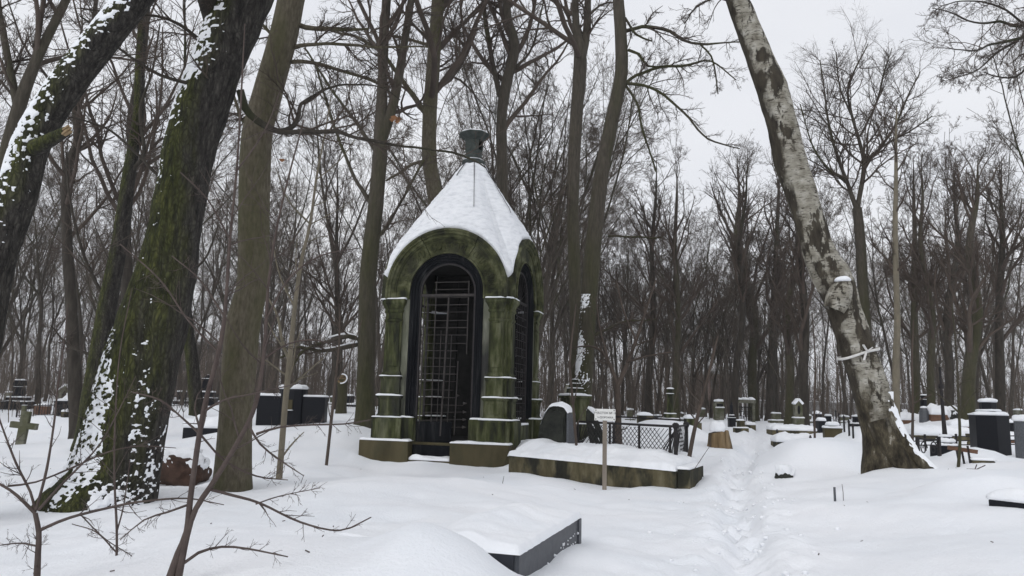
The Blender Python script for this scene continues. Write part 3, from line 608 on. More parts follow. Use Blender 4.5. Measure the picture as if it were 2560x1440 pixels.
# ---------------------------------------------------------------- graves, signs, fences
def spot(u, Y, dz=0.0):
    x = at(u, 1050, Y)[0]; return (x, Y, ground(x, Y) + dz)
def placeuv(u, v, Y):
    """x, y of the thing whose foot shows at (u, v)"""
    p = at(u, v, Y); return (p[0], p[1], ground(p[0], p[1]))
def tiers(name, label, cat, u, v, Y, T, mat, n=4, rot=0.0, group=None, names=None, snow=.05, seed=0, sink=.3, sy=1.0, bevel=.01, lean=(0, 0)):
    """stacked monument; T: list of (width_px_bottom, width_px_top, height_px[, mat]) from the ground up; every tier a part, snow on every ledge"""
    k = PX(Y); x, y, z = placeuv(u, v, Y); t = thing(name, label, cat, (x, y, z), rot, group)
    if lean != (0, 0): t.rotation_euler = (lean[0], lean[1], rot)
    zz = -sink
    for i, e in enumerate(T):
        w0, w1, h = e[0] * k / 2, e[1] * k / 2, e[2] * k; mt = e[3] if len(e) > 3 else mat
        z1 = (zz if i else 0) + h; nm = (names[i] if names else ('base', 'pedestal', 'shaft', 'cornice', 'cap', 'finial')[min(i, 5)])
        r0 = 0 if n == 4 else math.pi / n
        p = MB().poly(n, [(w0, zz), (w1, z1)], r0, (0, 0), 1, sy).part(nm, mt, t, bevel=min(bevel, w1 * .2))
        nxt = T[i + 1][0] * k / 2 if i + 1 < len(T) else 0
        if snow and w1 - nxt > .02:
            kk = 1 / math.cos(math.pi / n); o = [(w1 * .97 * kk * math.cos(r0 + (j + .5) * 2 * math.pi / n), sy * w1 * .97 * kk * math.sin(r0 + (j + .5) * 2 * math.pi / n)) for j in range(n)]
            th = snow * min(1.25 if snow < .1 else 1.0, max(.5, (w1 - nxt) / .12)); snow_cap(o, z1 + .002, th, parent=p, seed=seed + i * 3.3 + u * .01)
        zz = z1
    return t
def prism_xz(mb, pts, y0, y1):
    n = len(pts); mb.add([(x, y0, z) for x, z in pts] + [(x, y1, z) for x, z in pts], [tuple(range(n)), tuple(range(2 * n - 1, n - 1, -1))] + [((i + 1) % n, i, n + i, n + (i + 1) % n) for i in range(n)]); return mb
def rock(name, label, cat, u, v, Y, size, mat, seed, rot=0.0, snowt=.1, sub=4, sink=.12, snow_part=True, rough=.28):
    import bmesh
    x, y, z = placeuv(u, v, Y); t = thing(name, label, cat, (x, y, z), rot)
    bm = bmesh.new(); bmesh.ops.create_icosphere(bm, subdivisions=sub + 1, radius=1); P = np.array([vv.co[:] for vv in bm.verts]); F = np.array([[q.index for q in f_.verts] for f_ in bm.faces]); bm.free()
    d = 1 + rough * fbm(P[:, 0] * 1.4 + seed, P[:, 1] * 1.4, P[:, 2] * 1.4, seed, 3); Q = P * d[:, None]; Q = np.clip(Q, -.92, .92) * np.array(size) + np.array([0, 0, size[2] * .75 - sink])
    o = link('stone', mesh_np('stone', Q, F, True, mat), t)
    if snow_part:
        nz = P[:, 2] + .75 * fbm(Q[:, 0] * 7, Q[:, 1] * 7, Q[:, 2] * 7, seed + 3, 3); off = np.clip((nz - .42) * .16, -.04, snowt)
        S = Q + P * off[:, None] + np.array([0, 0, 1]) * np.clip(off, 0, 1)[:, None] * .6; keep = (off[F] > -.03).any(1)
        link('snow_cap', mesh_np('snow_cap', S, F[keep], True, 'snow'), o)
    return t

# foreground tomb slab, half buried in the drift
Lg = float(np.linalg.norm(g2 - g1)); tr = math.atan2(gd[1], gd[0])
tomb = thing('tomb_slab', 'dark grey granite tomb slab half buried in the foreground snow, its long side bare', 'tomb', (g1[0], g1[1], 0), tr)
MB().box(0, Lg, 0, .82, -.3, .578).part('slab_body', 'granite_slab', tomb, bevel=.012)
MB().box(-.012, -.001, .03, .79, -.3, .565).part('end_face', 'granite_face', tomb)
MB().box(Lg - .09, Lg + .012, -.014, .84, -.3, .566).part('end_pier', 'granite_slab', tomb, bevel=.008)
# thick snow on the slab, rising towards the drift behind it
na, nb = 80, 90; A_, B_ = np.meshgrid(np.linspace(-.02, Lg + .02, na), np.linspace(-.015, 1.7, nb)); wx = g1[0] + A_ * gd[0] + B_ * gn[0]; wy = g1[1] + A_ * gd[1] + B_ * gn[1]
edge = np.minimum(np.minimum((A_ + .02) / .07, (Lg + .02 - A_) / .07), (B_ + .015) / .07); edge = np.sqrt(np.clip(1 - (1 - np.clip(edge, 0, 1)) ** 2, 0, 1))
G_ = zg(wx, wy); w_ = np.clip((B_ - .30) / .75, 0, 1); w_ = w_ * w_ * (3 - 2 * w_)
hs = .585 + edge * (.045 + .006 * fbm(A_ * 9, B_ * 9, 0, 5, 2)) + .17 * (.5 - .5 * np.cos(np.pi * np.clip((B_ - .08) / .6, 0, 1))) * np.sin(np.pi * np.clip((A_ + .25) / (Lg + .45), 0, 1)) ** .8 + .03 * fbm(A_ * 3.0, B_ * 3.0, 2, 61, 2) * np.clip(B_ / .4, 0, 1)
hs = hs * (1 - w_) + (np.maximum(G_, .5) + .012) * w_ - np.clip((B_ - 1.25) / .4, 0, 1) ** 2 * .12
hs[0, :] = .572; hs[:, 0] = np.minimum(hs[:, 0], .572)
jx = .004 * fbm(A_ * 22, B_ * 22, 1, 9, 2); ii = (np.arange(nb - 1)[:, None] * na + np.arange(na - 1)[None]).ravel()
link('snow_cover', mesh_np('snow_cover', np.column_stack([A_.ravel() + jx.ravel(), B_.ravel() + jx.ravel() * (edge.ravel() < .9), hs.ravel()]), np.column_stack([ii, ii + 1, ii + na + 1, ii + na]), True, 'snow'), tomb)
rngs = np.random.default_rng(5); m = MB()
for i in range(46):      # snow crumbs stuck to the long side
    a = Lg * (.35 + .6 * rngs.random() ** .8); z_ = .28 + .25 * rngs.random() * (a / Lg); s = .004 + .010 * rngs.random() ** 2
    m.poly(5, [(s * .6, z_ - s), (s, z_ - s * .3), (s * .9, z_ + s * .5), (s * .3, z_ + s)], rngs.random(), (a, -.002 - (.014 if a > Lg - .1 else 0)))
m.part('snow_crumbs', 'snow', tomb, True)

# right foreground slab
a = onz(2470, 1247, .72); b = onz(2600, 1262, .72)
t = thing('tomb_slab', 'black granite slab corner poking from the snow at the lower right edge', 'tomb', (a[0], a[1], 0), math.atan2(b[1] - a[1], b[0] - a[0]))
s_ = MB().box(0, 1.3, 0, .9, -.1, .715).part('slab_body', 'granite_black', t, bevel=.01); snow_cap(rect(0, 1.29, .0, .89), .717, .10, parent=s_, seed=9)

# concrete grave enclosure beside the mausoleum
EA = np.array([.02, 15.9]); EB = placeuv(1690, 1222, 13.0)[:2]; EB = np.array(EB); ed = (EB - EA) / np.linalg.norm(EB - EA); en = np.array([-ed[1], ed[0]]); EL = float(np.linalg.norm(EB - EA)); er = math.atan2(ed[1], ed[0])
enc = thing('grave_enclosure', 'mossy concrete grave kerb heaped with snow beside the mausoleum', 'grave', (EA[0], EA[1], 0), er)
kz = .52
MB().box(0, EL, 0, .22, -.2, kz).part('front_kerb', 'concrete', enc, bevel=.015)
SK = [(EL + .012, .03), (EL + .20, .10), (EL - .22, 1.20), (EL - .40, 1.12)]
MB().stack([[(x_, y_, z_) for x_, y_ in SK] for z_ in (-.2, kz + .03)]).part('side_kerb', 'concrete', enc, bevel=.015)
MB().box(0.3, EL - .8, 1.78, 1.93, -.2, kz - .02).part('rear_kerb', 'concrete', enc, bevel=.015)
s_ = snow_cap(SK, kz + .032, .05, parent=enc, seed=8)
na, nb = 130, 60; A_, B_ = np.meshgrid(np.linspace(-.02, EL + .01, na), np.linspace(-.02, 1.8, nb))
edge = np.minimum(np.minimum((A_ + .02) / .1, (EL + .01 - A_) / .1), (B_ + .02) / .12); edge = np.sqrt(np.clip(1 - (1 - np.clip(edge, 0, 1)) ** 2, 0, 1))
hs = kz + .008 + edge * (.075 + .02 * fbm(A_ * 4, B_ * 4, 0, 71, 3)) + .17 * np.clip((B_ - .1) / .45, 0, 1) * np.clip((EL - A_) / .7, 0, 1) ** .7 * np.clip((A_ + .4) / .8, 0, 1) + .12 * np.exp(-((A_ - .1) ** 2 / .15 + (B_ - .9) ** 2 / .4)) + .03 * fbm(A_ * 1.8, B_ * 1.8, 0, 75, 2)
hs[0, :] = kz - .004; hs[:, 0] = kz - .02; hs[:, -1] = kz - .004
jx = .02 * fbm(A_ * 8, B_ * 8, 1, 19, 2); ii = (np.arange(nb - 1)[:, None] * na + np.arange(na - 1)[None]).ravel()
link('snow_cover', mesh_np('snow_cover', np.column_stack([(A_ * (1 - .40 / EL * np.clip(B_, 0, 9))).ravel(), B_.ravel() + jx.ravel(), hs.ravel()]), np.column_stack([ii, ii + 1, ii + na + 1, ii + na]), True, 'snow'), enc)

# lattice fence of the enclosure (posts, rails and each diagonal bar are parts)
fen = thing('lattice_fence', 'black iron fence with diamond lattice standing behind the snowy grave kerb', 'fence', (EA[0], EA[1], 0), er)
zb, zt = .62, 1.22
def lattice(par, p0, p1, nd, z0, z1):
    p0 = np.array(p0); p1 = np.array(p1); Ln = np.linalg.norm(p1 - p0); hgt = z1 - z0; step = Ln / nd
    me1 = None
    for sg in (1, -1):
        for i in range(-int(hgt / step), nd + int(hgt / step) + 1):
            s0 = i * step; s1 = s0 + sg * hgt; za, zb_ = z0, z1
            if min(s0, s1) < 0 or max(s0, s1) > Ln:
                lo, hi = max(0, min(s0, s1)), min(Ln, max(s0, s1))
                if hi - lo < .03: continue
                f = lambda s: z0 + (s - s0) / (s1 - s0) * hgt
                s0, s1 = lo, hi; za, zb_ = f(lo), f(hi)
            a = p0 + (p1 - p0) * s0 / Ln; b = p0 + (p1 - p0) * s1 / Ln; o = .004 * sg
            MB().bar((a[0], a[1] + o, za), (b[0], b[1] + o, zb_), .009).part('lattice_bar', 'iron', par)
FP = [np.array([.45, 1.62]), np.array([EL - .85, 1.27]), np.array([EL - 1.45, 2.55])]
lattice(fen, FP[0], FP[1], 26, zb, zt - .05)
MB().bar((*FP[0], zt), (*FP[1], zt), .04, .045).part('top_rail', 'iron', fen)
MB().bar((FP[0][0], FP[0][1] + 1.2, zt + .12), (*FP[2], zt + .10), .035, .035).part('top_rail', 'iron', fen)
for f_ in (0, .36, .40, .66, .95): q_ = FP[0] + (FP[1] - FP[0]) * f_; MB().bar((*q_, zb - .2), (*q_, zt), .035).part('post', 'iron', fen)
lattice(fen, FP[1] + (FP[2] - FP[1]) * .06, FP[2], 9, zb - .02, zt - .02)
for q_ in (FP[1], FP[2]): MB().poly(8, [(.035, kz), (.055, kz + .04), (.035, kz + .1), (.035, zt - .05), (.06, zt), (.06, zt + .04), (.03, zt + .07)], 0, tuple(q_)).part('post', 'iron', fen)
MB().bar((*FP[1], zt), (*FP[2], zt), .035).part('top_rail', 'iron', fen)

# sign on its post
x, y, z = placeuv(1511, 1227, 13.2)
sg = thing('plot_sign', 'small white plot number sign on a wooden post in front of the grave kerb', 'sign', (x, y, z), math.radians(-6)); k = PX(13.2)
MB().box(-.037, .037, -.025, .025, -.3, 188 * k).part('post', 'wood_post', sg, bevel=.004)
hz = 180 * k
pl = MB().box(-.178, .178, -.042, -.027, hz - .098, hz + .098).part('plate', 'sign_white', sg, bevel=.004)
for sx in (-.155, .155):
    for sz in (-.075, .075):
        m = MB(); m.poly(8, [(.009, 0), (.006, .006)], 0, (0, 0)); o = m.part('screw', 'iron', pl); o.location = (sx, -.0425, hz + sz); o.rotation_euler = (math.pi / 2, 0, 0)
def sign_line(txt, size, zc, par, dx=0, up=0):
    V, F = glyph(txt, size, .0012)
    if len(V): MB().add([(v[0] + dx, -.0445 - v[2], zc + v[1] + up) for v in V], F).part('lettering', 'ink', par)
sign_line('УЧАСТОК № 18', .052, hz + .012, pl); sign_line('1', .042, hz - .058, pl, -.124); sign_line('6', .042, hz - .058, pl, -.101); sign_line('я', .024, hz - .058, pl, -.078, .022); sign_line('ДОРОЖКА', .042, hz - .058, pl, .03)

# stones behind the enclosure
k = PX(16.4); x, y, z = at(1390, 1104, 16.4)
t = thing('rough_headstone', 'dark rough-hewn headstone with snow on its rounded top beside the mausoleum', 'headstone', (x, y, z), math.radians(-28))
pts = [(-.42, -.3), (-.36, .18), (-.22, .55), (-.10, .72), (.12, .76), (.26, .70), (.31, .58), (.30, -.3)]
rh = random.Random(3); dense = []
for (xa, za), (xb, zb_) in zip(pts, pts[1:] + pts[:1]):
    for f_ in (0, .33, .66): dense.append((xa + (xb - xa) * f_, za + (zb_ - za) * f_))
m = MB(); m.stack([[(x_ * sc_ + rh.uniform(-.018, .018) - .02, y_ + rh.uniform(-.02, .02), (z_ - .25) * sc_ + .25 + rh.uniform(-.015, .015)) for x_, z_ in dense] for y_, sc_ in ((-.15, .80), (-.12, .95), (-.03, 1.0), (.09, 1.0), (.17, .9))]); o = m.part('stone', 'rock_dark', t)
MB().box(.31, .36, -.17, .19, -.3, .60).part('polished_edge', 'granite_grey', t, bevel=.006)
V = []; ns = 16; cl = [(-.30, .36), (-.22, .56), (-.10, .73), (.0, .755), (.12, .77), (.26, .71), (.34, .60)]; V = []; cl = np.array(cl)
tt = np.linspace(0, len(cl) - 1, 30); cx = np.interp(tt, range(len(cl)), cl[:, 0]); cz = np.interp(tt, range(len(cl)), cl[:, 1]); yy = np.linspace(-.17, .19, 12)
CX, YY = np.meshgrid(cx, yy); CZ = np.broadcast_to(cz, CX.shape); e = np.sin(np.pi * np.clip((YY + .17) / .36, 0, 1)) ** .35 * np.sin(np.pi * np.linspace(.02, .98, 30))[None] ** .3
up = CZ + e * .085 + .012 * fbm(CX * 9, YY * 9, 0, 4, 2) - .012; ii = (np.arange(11)[:, None] * 30 + np.arange(29)[None]).ravel()
link('snow_cap', mesh_np('snow_cap', np.column_stack([CX.ravel(), YY.ravel(), up.ravel()]), np.column_stack([ii, ii + 1, ii + 31, ii + 30]), True, 'snow'), o)
tiers('stepped_monument', 'green stone pedestal monument with stepped urn-like top behind the rough headstone', 'monument', 1436, 1100, 20, [(76, 72, 34), (54, 52, 62), (62, 60, 6), (34, 30, 18), (24, 22, 12), (16, 12, 10)], 'stone_green', rot=.4, seed=3)
t = thing('leaning_slab', 'broken stone slab leaning steeply, streaked with snow, behind the plot sign', 'gravestone', placeuv(1492, 1040, 18.6)); k = PX(18.6)
m = MB(); prism_xz(m, [(-.10, -.2), (.22, -.2), (.18, .25), (-.02, .72), (-.24, .90), (-.26, .62)], -.1, .1); o = m.part('stone', 'rock_dark', t, bevel=.02)
for (xa, za, xb, zb_, w) in ((-.23, .92, .0, .73, .14), (.0, .72, .19, .27, .12), (-.16, .6, -.02, .35, .06), (.0, .3, .08, .05, .06)):
    P = resample(np.array([[xa, 0, za - .02, w * .4], [(xa + xb) / 2, .0, (za + zb_) / 2 + .01, w * .62], [xb, 0, zb_ - .02, w * .35]]), .03); v, q = one_tube(P, 8); v = v * np.array([1, 1.25, 1]) + np.array([0, -.06 if w < .1 else 0, 0]); link('snow_cap', mesh_np('snow_cap', v, q, True, 'snow'), o)
tiers('slim_pillar', 'slim grey stone pillar with two snow caps behind the mausoleum corner', 'monument', 1419, 985, 27, [(30, 28, 18), (20, 18, 56), (24, 22, 4), (15, 14, 14), (14, 6, 10)], 'stone_grey', n=6, seed=4)
tiers('black_tomb', 'small black tomb with flat snowy top right of the leaning slab', 'tomb', 1482, 1040, 24, [(40, 40, 26), (30, 28, 10)], 'granite_black', seed=6)

# left side of the cemetery
x, y, z = placeuv(50, 1119, 20); k = PX(20)
t = thing('stone_cross', 'plain grey concrete cross tilting in the snow at the left edge', 'cross', (x, y, z), .12); t.rotation_euler = (.03, .09, .12)
MB().box(-10 * k, 10 * k, -.07, .07, -.3, 80 * k).part('upright', 'stone_grey', t, bevel=.012); MB().box(-31 * k, 31 * k, -.065, .065, 38 * k, 53 * k).part('crossbar', 'stone_grey', t, bevel=.012)
tiers('narrow_marker', 'narrow pale stone grave marker behind the concrete cross', 'gravestone', 59, 1031, 31, [(16, 12, 10), (9, 8, 34)], 'stone_grey', snow=.02)
tiers('stepped_monument', 'black stepped monument with tilted top near the far left fence', 'monument', 47, 985, 45, [(64, 60, 16), (46, 44, 10), (24, 22, 26), (18, 18, 4), (26, 20, 12)], 'granite_black', rot=.3, seed=11)
tiers('box_tomb', 'low brown box tomb with snow lid left of the black box tomb', 'tomb', 108, 1004, 40, [(30, 30, 20)], 'brick_kerb', rot=.2, seed=12, snow=.12)
tiers('box_tomb', 'black box tomb with pyramid of snow behind the low spiked fence', 'tomb', 170, 1010, 38, [(40, 40, 30), (48, 46, 5), (30, 8, 16, 'snow')], 'granite_black', rot=.15, seed=13, snow=.1)
x, y, z = placeuv(168, 975, 52); k = PX(52); t = thing('chapel_headstone', 'grey gabled headstone with dark pointed niche far behind the box tombs', 'headstone', (x, y, z))
m = MB(); prism_xz(m, [(-16 * k, -.3), (16 * k, -.3), (16 * k, 34 * k), (0, 48 * k), (-16 * k, 34 * k)], -.3, .3); o = m.part('stone', 'stone_grey', t); m = MB(); prism_xz(m, [(-5 * k, 4 * k), (5 * k, 4 * k), (5 * k, 24 * k), (0, 34 * k), (-5 * k, 24 * k)], -.32, -.305); m.part('niche', 'interior', o)
for sg_ in (-1, 1):
    m = MB(); m.bar((0, 0, 49 * k), (sg_ * 17 * k, 0, 34 * k), .66, .1); m.part('snow_cap', 'snow', o)
tiers('flat_slab', 'low brownish slab with snow behind the big mossy tree', 'tomb', 186, 1034, 35, [(42, 42, 13)], 'concrete', seed=14, snow=.14)
def spike_fence(label, p0, p1, h, step, z0=None, rails=(.15, .85), mat='iron', posts=True, spike=True):
    p0 = np.array(p0, float); p1 = np.array(p1, float); d = p1 - p0; Ln = np.linalg.norm(d); t = thing('iron_fence', label, 'fence', (p0[0], p0[1], 0)); n = int(Ln / step)
    zs = [ground(*(p0 + d * i / n)) for i in range(n + 1)]; za, zb_ = zs[0], zs[-1]; zl = lambda f: za + (zb_ - za) * f
    for r in rails: MB().bar((0, 0, zl(0) + h * r), (d[0], d[1], zl(1) + h * r), .03, .035).part('rail', mat, t)
    me = MB().add([], []).bar((0, 0, -.25), (0, 0, h * (.95 if spike else rails[-1])), .018).mesh('picket', mat)
    for i in range(n + 1):
        q = d * i / n; link('picket', me, t, (q[0], q[1], zl(i / n)))
        if posts and i % 8 == 0: MB().bar((q[0], q[1], zl(i / n) - .25), (q[0], q[1], zl(i / n) + h * 1.12), .05).part('post', mat, t)
    return t
spike_fence('low spiked iron fence in front of the box tombs at far left', spot(40, 36)[:2], spot(212, 34)[:2], .62, .19)
spike_fence('black iron fence at the far left edge before the stepped monument', spot(-30, 44)[:2], spot(64, 43)[:2], .6, .2)
spike_fence('dark iron fence far behind between the two big left trunks', spot(405, 42)[:2], spot(560, 40)[:2], .7, .2)
rock('boulder', 'reddish rough boulder with snow patches right of the big mossy tree foot', 'boulder', 440, 1195, 13.2, (.52, .36, .36), 'rock_red', 7, snowt=.05, rough=.35)
tiers('flat_slab', 'dark low slab under a thick snow pillow left of the smooth trunk', 'tomb', 520, 1078, 20, [(96, 96, 18)], 'granite_black', seed=15, snow=.28, sy=.8, rot=.1)
tiers('stepped_monument', 'black monument with snowy pyramid top between the two big left trunks', 'monument', 515, 1003, 38, [(50, 48, 22), (40, 38, 14), (22, 20, 30), (26, 24, 3), (20, 4, 10)], 'granite_black', seed=16, rot=.2)
# black winged monument
x, y, z = placeuv(728, 1058, 24); k = PX(24); t = thing('winged_monument', 'wide black polished monument with rounded centre block left of the mausoleum', 'monument', (x, y, z), -.03)
w = MB().box(-84 * k, -26 * k, -.16, .2, -.3, 68 * k).part('wing', 'granite_black', t, bevel=.01); snow_cap(rect(-84 * k, -20 * k, -.15, .19), 68 * k + .002, .07, parent=w, seed=2.2)
w = MB().box(28 * k, 84 * k, -.16, .2, -.3, 68 * k).part('wing', 'granite_black', t, bevel=.01); snow_cap(rect(20 * k, 84 * k, -.15, .19), 68 * k + .002, .06, parent=w, seed=2.7)
m = MB(); m.stack([[(-34 * k, .22, zz_), (-34 * k, -.05, zz_), (-22 * k, -.22, zz_), (10 * k, -.28, zz_), (28 * k, -.22, zz_), (32 * k, -.05, zz_), (32 * k, .22, zz_)] for zz_ in (-.3, 86 * k)]); c_ = m.part('centre_block', 'granite_black', t, bevel=.04)
snow_cap([(-33 * k, .21), (-33 * k, -.05), (-21 * k, -.21), (10 * k, -.27), (27 * k, -.21), (31 * k, -.05), (31 * k, .21)], 86 * k + .002, .14, parent=c_, seed=2.9)
MB().box(-7 * k, 7 * k, -.31, -.275, 36 * k, 60 * k).part('portrait_panel', 'stone_brown', c_); l_ = MB().box(-9 * k, 8 * k, -.36, -.275, 32 * k, 34 * k).part('ledge', 'granite_black', c_); snow_cap(rect(-9 * k, 8 * k, -.355, -.28), 34 * k, .025, parent=l_)
# broken snag
x, y, z = placeuv(853, 1022, 30); t = thing('broken_snag', 'broken hollow tree snag with snowy rim left of the mausoleum', 'tree stump', (x, y, z)); k = PX(30)
P = resample(np.array([[0, 0, -.3, 17 * k], [0, 0, .3, 13 * k], [.02, 0, 40 * k, 12 * k], [-.02, 0, 84 * k, 13 * k]]), .1); v, q = one_tube(P, 14); o = link('trunk', mesh_np('trunk', v, q, True, 'bark_brown'), t)
m = MB(); m.poly(12, [(12 * k, 0), (9 * k, .04)]); c_ = m.part('hollow', 'wood_cut', o); c_.location = (-.02, -.1, 84 * k); c_.rotation_euler = (1.1, 0, 0)
P = np.array([[13 * k * math.cos(a), 13 * k * math.sin(a), .04, .028] for a in np.linspace(-1.7, 1.9, 16)]); v, q = one_tube(P, 6); c_ = link('snow_rim', mesh_np('snow_rim', v, q, True, 'snow'), o); c_.location = (-.02, -.1, 84 * k); c_.rotation_euler = (1.1, 0, 0)

# along the path
tiers('urn_monument', 'grey stone monument with round snowy knob behind the lattice fence', 'monument', 1676, 1085, 30, [(44, 40, 22), (30, 28, 12), (16, 14, 46), (18, 18, 3), (15, 15, 12)], 'stone_green', n=8, seed=21)
tiers('box_tomb', 'low ochre stone block with snow behind the lattice fence centre', 'tomb', 1612, 1066, 29, [(34, 34, 22)], 'concrete', seed=22, snow=.12)
tiers('box_tomb', 'greenish stone block with snow beside the lattice fence end', 'tomb', 1728, 1080, 26, [(30, 30, 34)], 'stone_green', seed=23, snow=.12)
tiers('box_tomb', 'small brown stone cube left of the sawn stump', 'tomb', 1742, 1064, 30, [(20, 20, 18)], 'concrete', seed=24, snow=.08)
x, y, z = placeuv(1797, 1045, 38); k = PX(38); t = thing('arched_headstone', 'pale grey headstone with framed arch top and snow crest left of the path', 'headstone', (x, y, z), .1)
m = MB(); prism_xz(m, [(-11 * k, -.3), (11 * k, -.3), (11 * k, 36 * k), (7 * k, 41 * k), (0, 43 * k), (-7 * k, 41 * k), (-11 * k, 36 * k)], -.15, .15); o = m.part('stone', 'stone_grey', t, bevel=.01); l_ = MB().box(-11 * k, 11 * k, -.2, -.155, 24 * k, 26 * k).part('ledge', 'stone_grey', o); snow_cap(rect(-11 * k, 11 * k, -.2, -.155), 26 * k, .05, parent=l_)
MB().box(-8 * k, 8 * k, -.165, -.153, 28 * k, 36 * k).part('panel', 'interior', o); snow_cap(rect(-9 * k, 9 * k, -.14, .14), 41 * k, .13, parent=o, seed=5)
x, y, z = placeuv(1829, 1044, 36); k = PX(36)
t = tiers('statue_pedestal', 'black pedestal with slim dark statue left of the stone portal', 'monument', 1829, 1044, 36, [(16, 16, 20), (18, 16, 4), (12, 10, 6)], 'granite_black', n=4, seed=26)
P = resample(np.array([[0, 0, 30 * k, 4 * k], [0, 0, 38 * k, 4.6 * k], [0, 0, 47 * k, 3.4 * k], [0, 0, 54 * k, 4.2 * k], [0, 0, 57 * k, 2 * k], [.01, 0, 59 * k, 2.2 * k], [.01, 0, 63 * k, .8 * k]]), .04); v, q = one_tube(P, 10); link('statue', mesh_np('statue', v, q, True, 'granite_black'), t)
x, y, z = placeuv(1862, 1043, 44); k = PX(44); t = thing('stone_portal', 'stone portal with flat lintel and iron gate beyond the path on its left', 'portal', (x, y, z))
for s in (-1, 1): MB().box(s * 20 * k - 3.2 * k, s * 20 * k + 3.2 * k, -.2, .2, -.3, 50 * k).part('pillar', 'stone_grey', t, bevel=.01)
l_ = MB().box(-25 * k, 25 * k, -.3, .3, 50 * k, 58 * k).part('lintel', 'stone_grey', t, bevel=.02)
for s in (-17, 0, 16): snow_cap(rect((s - 7) * k, (s + 7) * k, -.28, .28), 58 * k, .12, parent=l_, seed=s)
g = MB().bar((-16 * k, 0, 40 * k), (16 * k, 0, 40 * k), .05).part('gate', 'iron', t)
for i in range(9): MB().bar(((-16 + 4 * i) * k, 0, 0), ((-16 + 4 * i) * k, 0, 42 * k), .03).part('picket', 'iron', g)
for zz_ in (6, 18, 29): MB().bar((-16 * k, 0, zz_ * k), (16 * k, 0, zz_ * k), .03).part('rail', 'iron', g)
# sawn stump
x, y, z = placeuv(1795, 1103, 19.5); k = PX(19.5); t = thing('sawn_stump', 'pale sawn tree stump with rounded snow cap left of the path', 'tree stump', (x, y, z))
m = MB(); n = 22; R = []
for zz_, r in ((-.3, 27), (.0, 25), (.12, 22), (38 * k, 20), (40 * k, 19)):
    R.append([((r + 2.2 * math.sin(3 * a_) + 1.3 * math.sin(7 * a_ + 1)) * k * math.cos(a_), (r + 2.2 * math.sin(3 * a_) + 1.3 * math.sin(7 * a_ + 1)) * k * math.sin(a_), zz_ + (.05 * math.cos(a_) if zz_ > .2 else 0)) for a_ in [2 * math.pi * i_ / n for i_ in range(n)]])
m.stack(R); o = m.part('trunk', 'wood_cut', t); snow_cap([(19 * k * math.cos(2 * math.pi * i_ / 12), 19 * k * math.sin(2 * math.pi * i_ / 12)) for i_ in range(12)], 40 * k, .2, parent=o, seed=4)
m = MB(); m.stack([[(14 * k, -.2, zz_), (26 * k + dx, -.1, zz_), (26 * k + dx, .15, zz_), (14 * k, .2, zz_)] for zz_, dx in ((-.2, .12), (.1, .06), (44 * k, -.02))]); m.part('split_piece', 'wood_cut', o, bevel=.02)
tiers('stone_block', 'mossy stone block on a low base right of the sawn stump by the path', 'gravestone', 1852, 1070, 28, [(32, 32, 8), (18, 16, 18)], 'concrete', seed=27, sy=.8)
tiers('flat_slab', 'small flat snow-covered slab beside the stone portal', 'tomb', 1875, 1055, 36, [(22, 22, 5)], 'concrete', seed=28, snow=.15)
# right of the path
x, y, z = placeuv(1996, 1062, 31); k = PX(31); t = thing('gabled_monument', 'tall grey gabled monument with dark oval niche at the head of a snowy slab', 'monument', (x, y, z), -.1)
b = MB().box(-14 * k, 14 * k, -.24, .24, -.2, 6 * k).part('base', 'stone_grey', t, bevel=.01); snow_cap(rect(-14 * k, 14 * k, -.23, .23), 6 * k, .05, parent=b)
MB().box(-11.5 * k, 11.5 * k, -.18, .18, 6 * k, 28 * k).part('pedestal', 'stone_grey', t, bevel=.01); b = MB().box(-12.5 * k, 12.5 * k, -.2, .2, 28 * k, 31 * k).part('cornice', 'stone_grey', t, bevel=.01); snow_cap(rect(-12 * k, 12 * k, -.19, .19), 31 * k, .05, parent=b)
m = MB(); prism_xz(m, [(-9 * k, 31 * k), (9 * k, 31 * k), (9 * k, 66 * k), (0, 76 * k), (-9 * k, 66 * k)], -.14, .14); o = m.part('stele', 'stone_grey', t, bevel=.01)
m = MB(); prism_xz(m, [(3.2 * k * math.cos(a_), 51 * k + 11 * k * math.sin(a_)) for a_ in [2 * math.pi * i_ / 14 for i_ in range(14)]], -.152, -.141); m.part('niche', 'interior', o)
for s in (-1, 1): MB().bar((s * .2 * k, 0, 77.5 * k), (s * 10.5 * k, 0, 65.5 * k), .34, .09).part('snow_cap', 'snow', o)
tiers('flat_slab', 'long concrete grave slab under smooth snow in front of the gabled monument', 'tomb', 1978, 1078, 26, [(104, 104, 13)], 'concrete', seed=31, snow=.17, sy=.7, rot=-.12)
tiers('flat_slab', 'nearer low concrete kerb with heaped snow right of the path', 'tomb', 1982, 1106, 20.5, [(94, 94, 12)], 'concrete', seed=32, snow=.22, sy=.55, rot=-.1)
tiers('black_pillar', 'black granite pillar with snow cap right of the gabled monument', 'monument', 2044, 1072, 27, [(16, 16, 40), (17, 16, 4)], 'granite_black', seed=33, snow=.12)
tiers('black_pillar', 'shorter black granite block in front of the black pillar', 'monument', 2053, 1078, 26, [(18, 18, 30)], 'granite_black', seed=34, snow=.09)
tiers('box_tomb', 'olive stone tomb block with stepped snow lid left of the birch', 'tomb', 2082, 1103, 20.5, [(40, 40, 34), (42, 42, 3), (30, 28, 6)], 'stone_brown', seed=35, snow=.1, rot=-.25)
